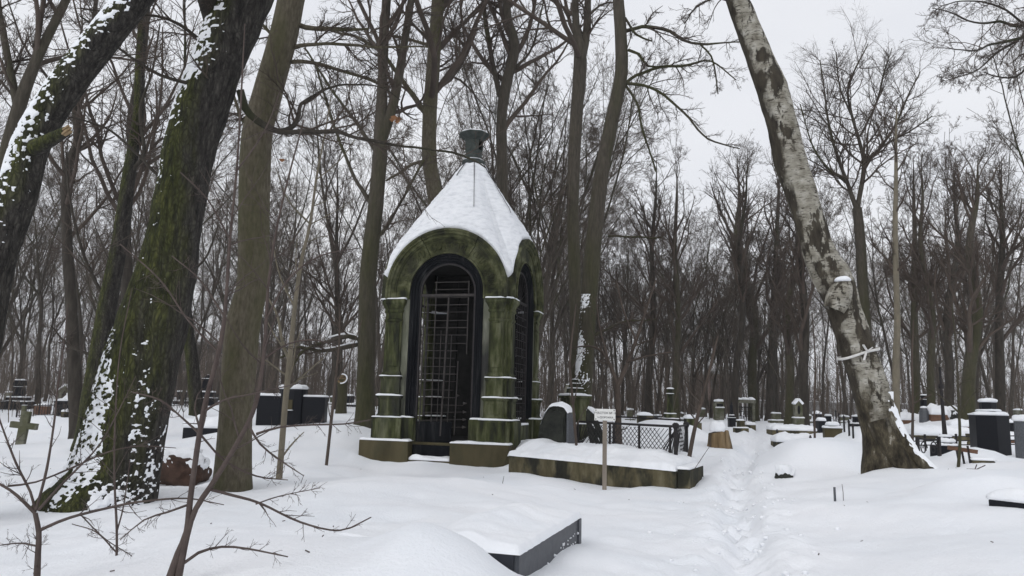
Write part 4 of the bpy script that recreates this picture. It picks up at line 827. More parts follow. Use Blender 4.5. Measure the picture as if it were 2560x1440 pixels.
for (u, v, Y, h) in ((1943, 1088, 21, 30), (2026, 1098, 20, 28), (2112, 1106, 19.5, 32), (2124, 1108, 19, 30), (2134, 1112, 18.8, 26), (2090, 1050, 28, 40), (2098, 1050, 28, 32)):
    x, y, z = placeuv(u, v, Y); t = thing('iron_post', 'thin rusty iron fence post among the graves between path and birch', 'post', (x, y, z), 0, 'iron posts left of the birch'); k = PX(Y)
    MB().bar((0, 0, -.2), (0, 0, h * k), .035).part('shaft', 'iron', t); MB().poly(6, [(.02, h * k), (.032, h * k + .03), (.02, h * k + .06), (.005, h * k + .09)]).part('knob', 'iron', t)
# right group
tiers('bust_monument', 'black monument with slender upright top behind the birch foot', 'monument', 2314, 1062, 34, [(40, 38, 18), (22, 20, 6), (14, 13, 34), (9, 12, 10)], 'granite_black', seed=41, rot=.2)
tiers('round_topped_stone', 'grey stone with domed snowy top in front of the slender black monument', 'gravestone', 2312, 1074, 30, [(24, 20, 24), (18, 14, 6)], 'granite_grey', n=8, seed=42, snow=.09)
tiers('round_topped_stone', 'small black stone with banded snow right of the slender black monument', 'gravestone', 2331, 1058, 36, [(16, 16, 14), (12, 12, 6)], 'granite_black', n=8, seed=43, snow=.09)
tiers('flat_slab', 'wide snow-heaped grave slab with brown edge behind the low iron rails', 'tomb', 2340, 1105, 21.5, [(150, 150, 10)], 'concrete', seed=44, snow=.27, sy=.5, rot=-.05)
tiers('flat_slab', 'snowy slab with reddish kerb far behind the birch', 'tomb', 2275, 1066, 31, [(60, 60, 8)], 'brick_kerb', seed=45, snow=.3, sy=.5)
tiers('flat_slab', 'snowy slab with reddish kerb left of the big black monument', 'tomb', 2355, 1068, 30, [(70, 70, 8)], 'brick_kerb', seed=46, snow=.35, sy=.5)
tiers('flat_slab', 'snowy dark slab just left behind the big black monument', 'tomb', 2400, 1082, 26, [(60, 60, 12)], 'brick_kerb', seed=47, snow=.25, sy=.5)
rock('boulder', 'grey boulder plastered with snow left of the big black monument', 'boulder', 2393, 1072, 28, (.26, .22, .42), 'rock_dark', 17, snowt=.12)
tiers('small_urn_stone', 'small yellowish urn-shaped stone left of the big black monument', 'gravestone', 2424, 1100, 19, [(18, 12, 10), (10, 15, 14), (18, 16, 5)], 'concrete', n=8, seed=48, snow=.08)
tiers('stepped_monument', 'big black six-sided monument with stepped snowy top at right', 'monument', 2478, 1142, 15.5, [(76, 75, 94), (52, 46, 10), (33, 33, 22)], 'granite_black', n=6, seed=49, snow=.08, rot=.35, names=['shaft', 'step', 'crown'])
tiers('black_pillar', 'grey-black granite pillar cut off by the right edge of the view', 'monument', 2562, 1122, 14.6, [(40, 38, 92)], 'granite_grey', n=6, seed=50, snow=.12, names=['shaft'])
tiers('box_tomb', 'small black box tomb with snowy lid behind the big black monument', 'tomb', 2530, 1080, 24, [(30, 28, 18), (32, 30, 3)], 'granite_black', seed=51, snow=.1)
tiers('flat_slab', 'red-edged snowy slab between the right edge pillar and the big monument', 'tomb', 2530, 1096, 20, [(70, 70, 9)], 'brick_kerb', seed=52, snow=.2, sy=.6)
x, y, z = placeuv(2366, 1150, 15); k = PX(15); t = thing('broken_column_monument', 'black stepped pedestal carrying a tall thin leaning iron pole right of the birch', 'monument', (x, y, z), .5)
zz_ = -.3
for nm, w0, w1, h, th in (('base', 52, 50, 30, .05), ('pedestal', 42, 40, 8, .08), ('moulding', 26, 36, 6, 0), ('cap', 36, 26, 7, .05)):
    z1 = max(zz_, 0) + h * k; p = MB().poly(8 if nm != 'base' else 4, [(w0 * k / 2, zz_), (w1 * k / 2, z1)]).part(nm, 'granite_black', t, bevel=.008)
    if th: snow_cap([(w1 * k / 2 * 1.02 * math.cos(i_ * math.pi / 4), w1 * k / 2 * 1.02 * math.sin(i_ * math.pi / 4)) for i_ in range(8)], z1 + .002, th, parent=p, seed=w0)
    zz_ = z1
P = resample(np.array([[0, 0, zz_ - .02, 6 * k], [-.02, 0, zz_ + .5, 4.2 * k], [-.03, 0, zz_ + 1.0, 3.2 * k], [-.03, 0, zz_ + 1.35, 2.8 * k]]), .08); v, q = one_tube(P, 10); o = link('pole', mesh_np('pole', v, q, True, 'iron'), t); MB().poly(8, [(.045, zz_ + .93), (.05, zz_ + .97), (.04, zz_ + 1.02)], 0, (-.03, 0)).part('collar', 'iron', o)
x0, y0, z0 = placeuv(2276, 1128, 17.5); x1, y1, z1 = placeuv(2600, 1145, 16.4)
t = thing('low_rail_fence', 'low black iron railing in the snow right of the birch', 'fence', (x0, y0, 0)); d = np.array([x1 - x0, y1 - y0])
for h in (.18, .27, .36): MB().bar((0, 0, z0 + h), (d[0], d[1], z1 + h), .022).part('rail', 'iron', t)
for i_ in range(9): f_ = i_ / 8; MB().bar((d[0] * f_, d[1] * f_, z0 + (z1 - z0) * f_ - .2), (d[0] * f_, d[1] * f_, z0 + (z1 - z0) * f_ + .42), .035).part('post', 'iron', t)
x, y, z = placeuv(2322, 1130, 14.2); t = thing('scroll_gate', 'low scrolled iron railing panel just right of the birch root', 'fence', (x, y, z), .35)
for s in (-.26, .26): MB().bar((s, 0, -.2), (s, 0, .38), .05).part('post', 'iron', t)
MB().bar((-.26, 0, .34), (.26, 0, .32), .035).part('rail', 'iron', t)
for s in (-.12, .12):
    P = np.array([[s + .09 * (1 - j / 22) * math.cos(j * .5), 0, .17 + .13 * (1 - j / 26) * math.sin(j * .5), .011] for j in range(20)]); v, q = one_tube(P, 5); link('scroll', mesh_np('scroll', v, q, True, 'iron'), t)
x, y, z = placeuv(2420, 1162, 13.4); t = thing('bent_rail', 'rusty bent iron rails sticking from the snow before the big black monument', 'fence', (x, y, z), -.3)
for s, h in ((-.12, .22), (-.04, .2), (.05, .3)): MB().bar((s, 0, -.15), (s - .04, 0, h), .03).part('post', 'iron', t)
MB().bar((-.3, 0, .26), (.16, 0, .2), .03, .07).part('rail', 'brick_kerb', t)
b_ = MB().box(.06, .4, -.08, .1, -.1, .06).part('kerb_stone', 'concrete', t, bevel=.02); snow_cap(rect(.06, .4, -.07, .09), .062, .05, parent=b_)
x, y, z = placeuv(2088, 1246, 9.6); t = thing('pipe_stub', 'short dark metal stub sticking up from the snow left of the birch', 'post', (x, y, z)); MB().bar((0, 0, -.2), (-.005, 0, .17), .022).part('shaft', 'granite_grey', t)
s_ = thing('dry_stalk', 'thin dry stalk beside the dark metal stub', 'stalk', placeuv(2108, 1238, 9.7)); v, q = one_tube(np.array([[0, 0, -.1, .004], [0, 0, .1, .004], [-.01, 0, .2, .003]]), 5); link('stem', mesh_np('stem', v, q, True, 'twig_near'), s_)
# rock lump at the edge of the snow mound
rock('boulder', 'small snow-plastered stone at the left foot of the snow mound by the path', 'boulder', 1958, 1192, 13.0, (.15, .12, .13), 'rock_dark', 27, snowt=.07, sink=.13)
# more small stones far away on both sides, so the graveyard goes on
rg = np.random.default_rng(77)
far = [(300, 40, 'stone_grey'), (350, 46, 'granite_black'), (585, 44, 'stone_grey'), (610, 36, 'granite_black'), (830, 46, 'stone_grey'), (870, 40, 'granite_black'), (905, 52, 'stone_grey'), (1530, 36, 'stone_green'), (1575, 42, 'stone_grey'), (1645, 46, 'granite_black'), (1700, 50, 'stone_grey'), (1755, 44, 'stone_grey'), (1940, 50, 'stone_grey'), (2015, 46, 'stone_grey'), (2070, 40, 'granite_black'), (2110, 44, 'stone_grey'), (2140, 36, 'granite_black'), (2255, 44, 'granite_black'), (2290, 50, 'stone_grey'), (2370, 46, 'stone_grey'), (2450, 44, 'granite_black'), (2490, 52, 'stone_grey'), (2545, 46, 'stone_grey'), (20, 52, 'stone_grey'), (240, 48, 'granite_black'), (450, 50, 'granite_black')]
for i_, (u, Y, mt) in enumerate(far):
    w = rg.uniform(14, 26); h = rg.uniform(14, 34); x = at(u, 1040, Y)[0]; v_ = 1040
    side = 'left of the mausoleum' if u < 900 else ('between mausoleum and path' if u < 1850 else 'right of the path')
    colr = 'black' if mt == 'granite_black' else 'grey'
    k = PX(Y); t = thing('far_gravestone', f'small {colr} gravestone with snow cap in the far rows {side}', 'gravestone', (x, Y, ground(x, Y)), rg.uniform(-.3, .3), f'far {colr} gravestones {side}')
    b = MB().box(-w * k * .7, w * k * .7, -.3, .3, -.3, h * k * .25).part('base', mt, t, bevel=.01); snow_cap(rect(-w * k * .7, w * k * .7, -.29, .29), h * k * .25, .08, parent=b, seed=i_)
    s = MB().box(-w * k * .45, w * k * .45, -.13, .13, h * k * .24, h * k).part('stone', mt, t, bevel=.03); snow_cap(rect(-w * k * .45, w * k * .45, -.13, .13), h * k, .09, parent=s, seed=i_ + 40)
# far buildings and wall glimpsed through the wood
def far_building(name, label, u0, u1, Y, h, mat, rows, cols):
    x0 = at(u0, 1000, Y)[0]; x1 = at(u1, 1000, Y)[0]; z = ground((x0 + x1) / 2, Y); t = thing(name, label, 'building', ((x0 + x1) / 2, Y, z)); w = (x1 - x0) / 2
    MB().box(-w, w, 0, 12, -1, h).part('wall', mat, t); r_ = MB().box(-w - .4, w + .4, -.5, 12.5, h, h + .5).part('roof', 'wall_grey', t); MB().box(-w - .3, w + .3, -.4, 12.4, h + .502, h + .75).part('snow_cap', 'snow', r_)
    for i in range(cols):
        for j in range(rows):
            cx = -w + (i + .5) * 2 * w / cols; cz = 1.4 + j * 3.1; f = MB().box(cx - .75, cx + .75, -.06, .05, cz - .1, cz + 1.7).part('window', 'wall_grey', t); MB().box(cx - .62, cx + .62, -.09, -.061, cz, cz + 1.6).part('pane', 'pane', f)
far_building('apartment_building', 'pinkish building far behind the trees near the big mossy tree', 430, 640, 130, 9, 'plaster_pink', 3, 6)
far_building('brick_building', 'red brick building far behind the trees between mausoleum and path', 1775, 1850, 138, 7.0, 'brick_red', 2, 3)
x0 = at(1860, 1030, 112)[0]; t = thing('boundary_wall', 'low grey boundary wall of concrete panels at the far end of the path', 'wall', (x0, 112, ground(x0, 112)))
for i in range(12):
    p = MB().box(i * 3.2, i * 3.2 + 3.1, 0, .2, -.5, 2.2).part('panel', 'wall_grey', t); MB().box(i * 3.2, i * 3.2 + 3.1, -.05, .25, 2.202, 2.32).part('snow_cap', 'snow', p)

# ---------------------------------------------------------------- trees
def px_line(L_, Y, dy=0.0):
    """[(u, v, width_px)] at depth Y (drifting by dy per point) -> rows xyz + radius"""
    return np.array([[*at(u, v, Y + dy * i), w * PX(Y + dy * i) / 2] for i, (u, v, w) in enumerate(L_)])
def bark_tube(P, S, seed, amp=.05, f=2.2):
    v, q = one_tube(P, S); c = np.repeat(P[:, :3], S, 0); d = v - c
    return c + d * (1 + amp * fbm(v[:, 0] * f * 1.5, v[:, 1] * f * 1.5, v[:, 2] * f * .6, seed, 3))[:, None], q
def flare(P, zb, hgt=.7, k=.5):
    P = P.copy(); P[:, 3] *= 1 + k * np.exp(-np.clip(P[:, 2] - zb, 0, 9) / hgt * 2.2); return P
def twig_levels(rng, pp, pr, plan):
    """plan: list of dicts for spawn; returns list of (verts, quads)"""
    out = []; cur = (pp, pr)
    for pl in plan:
        a = dict(pl); S = a.pop('S', 3); nxt = spawn(rng, cur[0], cur[1], **a); out.append(tubes(nxt[0], nxt[1], S)); cur = nxt
    return out, cur
def fixed_n(P, n):
    s = np.concatenate([[0], np.cumsum(np.linalg.norm(np.diff(P[:, :3], axis=0), axis=1))]); t = np.linspace(0, s[-1], n)
    return np.column_stack([np.interp(t, s, P[:, i]) for i in range(4)])
def snow_on(P, k=.62, lift=.55):
    Q = P.copy(); Q[:, 2] += Q[:, 3] * lift; Q[:, 3] *= k; return Q
def shell(P, S, seed, wind, thr, amp, fs, span=1.0, tmin=0, tmax=1, fade=None, nw=.8, ww=1.3):
    """patchy snow stuck to the windward side of a trunk: an outer skin that only emerges where noise allows"""
    v, q = one_tube(P, S); N = len(P); c = np.repeat(P[:, :3], S, 0); d = v - c; r = np.linalg.norm(d, axis=1, keepdims=True); u = d / r
    w = u @ np.array(wind); tt = np.repeat(np.linspace(0, 1, N), S)
    nz = fbm(v[:, 0] * fs, v[:, 1] * fs, v[:, 2] * fs * 1.35, seed, 4) * nw + ww * (w - span) + (fade(tt) if fade else 0)
    off = np.clip((nz - thr) * amp, -.03, amp * .42); off = np.where((tt < tmin) | (tt > tmax), -.03, off)
    keep = (off[q] > -.012).any(1); V = v + u * off[:, None] + np.array([0, 0, .25]) * np.clip(off, 0, 1)[:, None]
    used = np.unique(q[keep]); mp = np.zeros(len(v), int); mp[used] = np.arange(len(used)); return V[used], mp[q[keep]]

def traced_tree(name, label, Y, axis, mat, H=None, limbs=(), seed=0, S=20, crown=14, t0=.55, group=None, fl=(.6, .28), step=.18, amp=.05, leanY=0.0, twigmat='twig', snow_limbs=False, dens=.88, cat='tree', lift=.03, flen=1.0, ang=.75, lden=1.14):
    rng = np.random.default_rng(1000 + seed); P = px_line(axis, Y)
    P[:, 1] += leanY * np.linspace(0, 1, len(P)) ** 2
    b = P[0]; zb = ground(b[0], b[1])
    d = (P[1, :3] - P[0, :3]); d /= np.linalg.norm(d)
    if b[2] > zb - .3:
        n = d * ((b[2] - (zb - .35)) / max(.4, d[2])); P = np.vstack([[*(b[:3] - n), b[3] * 1.05], P])
    if H and P[-1, 2] < zb + H:
        d = (P[-1, :3] - P[-2, :3]); d /= np.linalg.norm(d); p = P[-1].copy(); k = 7; dz = (zb + H - p[2]) / k
        for i in range(k):
            d = d * .7 + np.array([0, 0, .3]) + rng.normal(0, .06, 3); d /= np.linalg.norm(d); p = np.concatenate([p[:3] + d * dz / max(.5, d[2]), [p[3] * (.74 if i < k - 1 else .3)]]); P = np.vstack([P, p])
    P = flare(resample(P, step), zb, *fl); base = np.array([P[0, 0], P[0, 1], zb]); base[:2] = [np.interp(zb, P[:, 2], P[:, i]) for i in (0, 1)]
    t = thing(name, label, cat, tuple(base), 0, group); v, q = bark_tube(P, S, seed, amp)
    link('trunk', mesh_np('trunk', v - base, q, True, mat), t)
    parts = []; fine = []; snowp = []; L1p = []; L1r = []
    for i, lm in enumerate(limbs):
        dy = rng.uniform(-.25, .25); Q = resample(px_line(lm, Y, dy), .12 if Y < 15 else .2); Q[:, 3] = np.maximum(Q[:, 3], .006)
        wob = fbm(Q[:, 0] * 1.5, Q[:, 1] * 1.5, Q[:, 2] * 1.5, seed + i, 2) * .05; Q[1:-1, 2] += wob[1:-1]; v, q = bark_tube(Q, 8, seed + i, .08); link('limb', mesh_np('limb', v - base, q, True, mat if mat not in ('bark_birch', 'bark_linden') else 'bark_dark'), t); F_ = fixed_n(Q, 10); L1p.append(F_[:, :3]); L1r.append(F_[:, 3])
        if snow_limbs: snowp.append(one_tube(snow_on(Q), 6))
    if L1p:
        dens *= lden; pl = [dict(c=int(12 * dens), t0=.12, t1=1, ang=.8, lr=.42 * flen, N=7, wob=.16, trop=lift, rr=.55, minr=.005), dict(c=int(8 * dens), t0=.12, t1=1, ang=.75, lr=.5, N=6, wob=.18, trop=lift, rr=.6, minr=.0038), dict(c=5, t0=.15, t1=1, ang=.7, lr=.5, N=4, wob=.2, trop=lift, rr=.6, minr=.003)]
        fine += twig_levels(rng, np.array(L1p), np.array(L1r), pl)[0]
    if crown:
        F_ = fixed_n(P, 24); lp, lr_ = spawn(rng, F_[None, :, :3], F_[None, :, 3], crown, t0, .99, ang, .46 * flen, 10, .11, .06, .5, minr=.012, tl=.62); parts.append(tubes(lp, lr_, 6))
        pl = [dict(c=int(8 * dens), t0=.15, t1=1, ang=.7, lr=.5, N=7, wob=.15, trop=lift, rr=.6, minr=.007), dict(c=int(6 * dens), t0=.15, t1=1, ang=.7, lr=.52, N=4, wob=.18, trop=lift, rr=.6, minr=.005), dict(c=4, t0=.15, t1=1, ang=.7, lr=.5, N=2 if Y > 17 else 3, wob=.2, trop=lift, rr=.6, minr=.0038)]
        fine += twig_levels(rng, lp, lr_, pl)[0]
    if fine or parts: v, q = merge(parts + fine); link('crown', mesh_np('crown', v - base, q, True, twigmat), t)
    if snowp: v, q = merge(snowp); link('snow', mesh_np('snow', v - base, q, True, 'snow'), t)
    return t, P, base

# the leaning snowy trunk at the left edge
t, P, b = traced_tree('leaning_tree', 'thick dark trunk leaning in from the left edge with snow along its upper side', 8.6, [(-120, 1215, 125), (-85, 1000, 112), (-48, 800, 104), (-15, 640, 100), (42, 490, 94), (85, 345, 86), (180, 195, 84), (295, 50, 84), (390, -80, 80)], 'bark_linden', H=11, seed=1, crown=16, t0=.6, S=28, step=.08,
    limbs=[[(330, -10, 30), (420, -60, 24), (520, -160, 14)]])
v, q = shell(fixed_n(P[P[:, 2] < 7.5], 520), 110, 3, (-.62, -.36, .70), .10, .026, 20, .50, nw=1.15, ww=1.2); tag(link('snow', mesh_np('snow', v - b, q, True, 'snow'), t), kind='stuff')
Q = resample(px_line([(85, 372, 40), (120, 352, 36), (150, 336, 32), (166, 328, 26)], 8.4, -.08), .04); v, q = bark_tube(Q, 12, 5, .12); o = link('broken_branch', mesh_np('broken_branch', v - b, q, True, 'bark_linden'), t)
m = MB()
for i, (du, dv) in enumerate(((0, -8), (3, -3), (-2, 3), (4, 6), (1, 0))): m.bar(Vector(at(158 + du, 332 + dv, 8.1)) - Vector(b), Vector(at(172 + du * 1.6, 323 + dv, 8.05)) - Vector(b), .022)
m.part('splintered_end', 'wood_cut', o)
# the big mossy linden
t, P, b = traced_tree('mossy_tree', 'very thick leaning mossy tree with snow caked on its left side and foot', 10.0, [(255, 1262, 215), (292, 1160, 196), (318, 1050, 186), (357, 892, 172), (385, 800, 160), (413, 700, 146), (436, 590, 132), (454, 486, 126), (482, 340, 130), (532, 194, 136), (590, 49, 134), (640, -60, 118)], 'bark_linden', H=16, seed=2, crown=18, t0=.62, S=44, step=.07, fl=(.5, .22), amp=.07,
    limbs=[[(600, 225, 22), (612, 265, 20), (645, 300, 18), (700, 330, 17), (735, 312, 14), (747, 290, 11), (752, 262, 10), (790, 238, 8), (812, 222, 7), (867, 208, 6), (930, 216, 4), (1000, 250, 3)],
           [(695, 328, 15), (770, 331, 13), (846, 328, 12), (872, 338, 10), (894, 350, 9), (957, 361, 8), (1065, 368, 6), (1150, 395, 6), (1215, 420, 3)],
           [(540, 60, 60), (520, 10, 52), (505, -60, 44)], [(585, 215, 16), (500, 215, 11), (400, 190, 9), (300, 130, 7), (200, 40, 5)], [(455, 480, 12), (380, 420, 8), (280, 330, 6), (160, 290, 4)],
           [(560, 150, 14), (450, 60, 9), (330, 30, 7), (200, 20, 5)]])
Pl = fixed_n(P[P[:, 2] < 5.6], 420)
v, q = shell(Pl, 230, 8, (-.80, -.59, .12), .30, .022, 22, .50, nw=1.25, ww=.95, fade=lambda t_: .26 + .30 * np.exp(-(t_ / .16) ** 2) - 1.5 * np.clip(t_ - .10, 0, .50) - .75 * np.clip((t_ - .36) / .14, 0, 1)); tag(link('snow', mesh_np('snow', v - b, q, True, 'snow'), t), kind='stuff')
v, q = shell(fixed_n(P[(P[:, 2] > 4.6) & (P[:, 2] < 8)], 160), 110, 9, (-.6, -.40, .68), .40, .028, 20, .66); tag(link('snow', mesh_np('snow', v - b, q, True, 'snow'), t), kind='stuff')
# ivy-like leaves at the foot, poking through the snow
rngi = np.random.default_rng(9); m = MB()
for i in range(420):
    j = int(len(Pl) * (rngi.random() ** 1.3) * .45); a = rngi.normal(math.radians(205), .45); p = Pl[j]; r = p[3] * rngi.uniform(1.0, 1.07); c = Vector((p[0] + r * math.cos(a), p[1] + r * math.sin(a), p[2])) - Vector(b); s = rngi.uniform(.02, .045)
    dx = Vector((math.sin(a), -math.cos(a), 0)) * s; dz = Vector((math.cos(a) * .5, math.sin(a) * .5, -.8)) * s; up = Vector((math.cos(a), math.sin(a), .3)) * s * .5
    m.add([c - dx, c + dz * 1.3, c + dx, c - dz * .5 + up], [(0, 1, 3), (1, 2, 3)])
m.part('ivy_leaves', 'bark_linden', t)
# smooth trunk
t, P, b = traced_tree('smooth_tree', 'straight smooth grey-brown trunk right of the big mossy tree', 11.6, [(580, 1214, 88), (588, 1060, 80), (596, 940, 84), (606, 820, 84), (620, 760, 78), (633, 690, 76), (636, 500, 77), (643, 340, 77), (666, 243, 76), (707, 97, 72), (728, 0, 68), (748, -90, 62)], 'bark_smooth', H=17, seed=3, crown=16, t0=.6, S=32, step=.1, fl=(.5, .12), amp=.025,
    limbs=[[(745, 62, 14), (845, 72, 11), (920, 72, 6)], [(738, 118, 12), (800, 112, 9), (950, 116, 7), (1070, 118, 4)], [(728, 155, 12), (800, 162, 10), (900, 190, 8), (965, 216, 5)], [(700, 110, 10), (640, 40, 7), (600, -40, 5)], [(655, 250, 14), (610, 300, 11), (590, 250, 8), (560, 180, 6)]])
# trunks behind the mausoleum and left of it
traced_tree('forked_tree', 'dark forked tree standing just left of the mausoleum', 23, [(912, 1052, 48), (916, 900, 44), (920, 700, 44), (934, 560, 40), (948, 420, 38), (952, 330, 36), (956, 200, 26), (966, 0, 24)], 'bark_brown', H=20, seed=4, crown=18, t0=.5, S=16,
    limbs=[[(955, 350, 30), (985, 250, 26), (1012, 100, 22), (1028, 0, 20), (1060, -120, 14)], [(893, 860, 14), (860, 870, 11), (800, 880, 9), (750, 868, 7), (700, 895, 5)], [(900, 850, 14), (870, 840, 11), (820, 850, 8), (760, 875, 6), (720, 940, 4)], [(940, 530, 12), (880, 430, 9), (830, 300, 7), (790, 160, 5)], [(950, 400, 12), (900, 320, 9), (840, 240, 7), (760, 120, 5)], [(930, 600, 10), (970, 560, 8), (1060, 400, 6)]], snow_limbs=False)
Qs = []
for lm in ([(893, 858, 11), (860, 867, 9), (800, 876, 8), (752, 864, 6)], [(895, 846, 9), (868, 836, 8), (820, 846, 6)]): Qs.append(one_tube(snow_on(resample(px_line(lm, 22.9), .2), .6, .9), 6))
v, q = merge(Qs); tt_ = [o for o in COL.objects if o.name.startswith('forked_tree')][0]; link('snow', mesh_np('snow', v - np.array(tt_.location), q, True, 'snow'), tt_)
traced_tree('tall_tree', 'tall brown trunk rising behind the left shoulder of the mausoleum roof', 25, [(1105, 1040, 44), (1096, 700, 40), (1090, 520, 38), (1074, 400, 38), (1074, 300, 38), (1084, 150, 35), (1095, 0, 34)], 'bark_smooth', H=21, seed=5, crown=16, t0=.5, S=16,
    limbs=[[(1062, 280, 15), (1015, 215, 13), (985, 172, 11), (945, 122, 10), (885, 90, 8), (800, 70, 6)], [(1060, 402, 9), (1020, 415, 8), (965, 452, 6)], [(1090, 120, 10), (1010, 95, 8), (960, 90, 6)]])
traced_tree('tall_tree', 'greenish forked trunk rising behind the right shoulder of the mausoleum roof', 27, [(1262, 1045, 34), (1262, 700, 30), (1257, 500, 28), (1254, 300, 28), (1268, 200, 28), (1287, 120, 28), (1270, 50, 24), (1266, 0, 22)], 'bark_brown', H=21, seed=6, crown=16, t0=.5, S=14,
    limbs=[[(1250, 240, 15), (1232, 160, 13), (1216, 70, 12), (1207, 0, 10)], [(1290, 170, 8), (1330, 120, 6), (1360, 0, 4)]])
traced_tree('forked_tree', 'straight brown trunk forking near the top right of the mausoleum', 23, [(1446, 1048, 40), (1442, 850, 34), (1437, 700, 32), (1432, 500, 32), (1440, 300, 33), (1451, 150, 34), (1440, 60, 20), (1437, -60, 18)], 'bark_brown', H=20, seed=7, crown=14, t0=.55, S=16,
    limbs=[[(1455, 150, 22), (1468, 60, 20), (1470, -60, 16)], [(1470, 40, 8), (1500, 15, 6), (1540, 5, 4)], [(1430, 440, 8), (1390, 520, 5), (1350, 640, 4)]])
t, P, b = traced_tree('leaning_tree', 'slightly leaning greenish trunk with branches arching right over the graves', 20.5, [(1452, 1040, 52), (1458, 960, 46), (1468, 820, 42), (1480, 650, 42), (1500, 460, 38), (1530, 300, 36), (1552, 190, 34), (1552, 90, 32), (1546, 0, 30)], 'bark_brown', H=18, seed=8, crown=10, t0=.72, S=18, flen=.8,
    limbs=[[(1562, 78, 12), (1605, 65, 10), (1660, 72, 9), (1705, 100, 8), (1752, 113, 7), (1800, 108, 5), (1850, 105, 3)], [(1563, 45, 7), (1590, 85, 6), (1630, 103, 4)], [(1752, 113, 5), (1778, 140, 5), (1790, 190, 4), (1795, 235, 3)],
           [(1560, 215, 10), (1590, 190, 9), (1650, 168, 8), (1720, 163, 7), (1778, 152, 5), (1840, 200, 3)], [(1571, 125, 9), (1598, 137, 7), (1620, 165, 6), (1680, 165, 4)], [(1563, 208, 9), (1610, 212, 8), (1660, 240, 7), (1722, 292, 6), (1770, 350, 5), (1850, 372, 3)],
           [(1565, 215, 8), (1592, 255, 7), (1605, 320, 6), (1622, 370, 5), (1640, 430, 4)], [(1480, 842, 9), (1520, 820, 7), (1570, 800, 6), (1640, 798, 3)], [(1520, 590, 7), (1600, 592, 5), (1655, 594, 3)]], lift=0.0)
v, q = shell(fixed_n(P[P[:, 2] < 4.6], 120), 60, 12, (-.8, -.55, .1), .40, .014, 34, .72); tag(link('snow', mesh_np('snow', v - b, q, True, 'snow'), t), kind='stuff')
# birch
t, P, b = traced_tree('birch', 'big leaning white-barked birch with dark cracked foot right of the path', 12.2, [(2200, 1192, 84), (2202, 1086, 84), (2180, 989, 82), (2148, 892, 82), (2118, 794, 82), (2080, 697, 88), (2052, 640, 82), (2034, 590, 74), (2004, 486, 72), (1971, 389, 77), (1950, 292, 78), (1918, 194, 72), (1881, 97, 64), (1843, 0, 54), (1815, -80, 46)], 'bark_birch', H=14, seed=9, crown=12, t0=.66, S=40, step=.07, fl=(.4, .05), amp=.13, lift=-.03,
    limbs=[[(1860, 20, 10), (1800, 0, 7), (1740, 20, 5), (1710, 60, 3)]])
def root(pts, w0, w1, Ya, dy, seed):
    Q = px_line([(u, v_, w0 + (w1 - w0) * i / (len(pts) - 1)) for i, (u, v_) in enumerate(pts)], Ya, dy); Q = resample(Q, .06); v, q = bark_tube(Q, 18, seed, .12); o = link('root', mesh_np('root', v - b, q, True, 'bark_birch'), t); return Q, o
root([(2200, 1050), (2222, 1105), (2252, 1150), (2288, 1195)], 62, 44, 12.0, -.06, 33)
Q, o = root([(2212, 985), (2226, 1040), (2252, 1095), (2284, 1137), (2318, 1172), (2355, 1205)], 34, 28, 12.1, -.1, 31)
v, q = shell(Q, 50, 14, (.45, -.1, .9), .05, .06, 12, .45); link('snow', mesh_np('snow', v - b, q, True, 'snow'), o)
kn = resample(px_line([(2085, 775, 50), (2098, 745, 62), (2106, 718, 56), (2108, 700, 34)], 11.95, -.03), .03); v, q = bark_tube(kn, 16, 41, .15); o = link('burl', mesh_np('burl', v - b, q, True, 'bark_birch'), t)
p = at(2106, 700, 11.86) - b; sc_ = snow_cap([(p[0] + .085 * math.cos(a_) * (1 + .3 * math.sin(2 * a_)), p[1] + .10 * math.sin(a_)) for a_ in np.linspace(0, 2 * math.pi, 10)[:-1]], p[2] - .03, .08, parent=o, seed=3, jit=.03)
# white cloth strip tied round the birch
p0 = at(2098, 893, 11.9); t_ = thing('cloth_ribbon', 'white cloth strip tied round the birch trunk', 'ribbon', tuple(at(2150, 885, 12.2))); lo = np.array(t_.location)
c0 = at(2146, 884, 12.2); tilt = np.array([.22]); V = []; n = 28
ax_a = at(2196, 868, 12.2) - c0; rx = np.linalg.norm(at(2192, 872, 12.2) - at(2103, 895, 12.2)) / 2 + .02
for i in range(n):
    a_ = 2 * math.pi * i / n; x_ = rx * math.cos(a_); y_ = rx * math.sin(a_); z_ = x_ * .30 + .01 * math.sin(3 * a_)
    for dz in (-.02, .02): V.append((c0[0] + x_ - lo[0], c0[1] + y_ - lo[1], c0[2] + z_ + dz - lo[2]))
me = MB(); me.add(V, [(2 * i, 2 * ((i + 1) % n), 2 * ((i + 1) % n) + 1, 2 * i + 1) for i in range(n)]); o = me.part('band', 'cloth', t_, True); sm = o.modifiers.new('solid', 'SOLIDIFY'); sm.thickness = .008
for (a_, b_) in (((2168, 878), (2182, 868)), ((2166, 880), (2160, 900)), ((2167, 876), (2158, 862))): m = MB().bar(Vector(at(*a_, 11.87)) - Vector(lo), Vector(at(*b_, 11.82)) - Vector(lo), .03, .012); m.part('knot_end', 'cloth', t_)
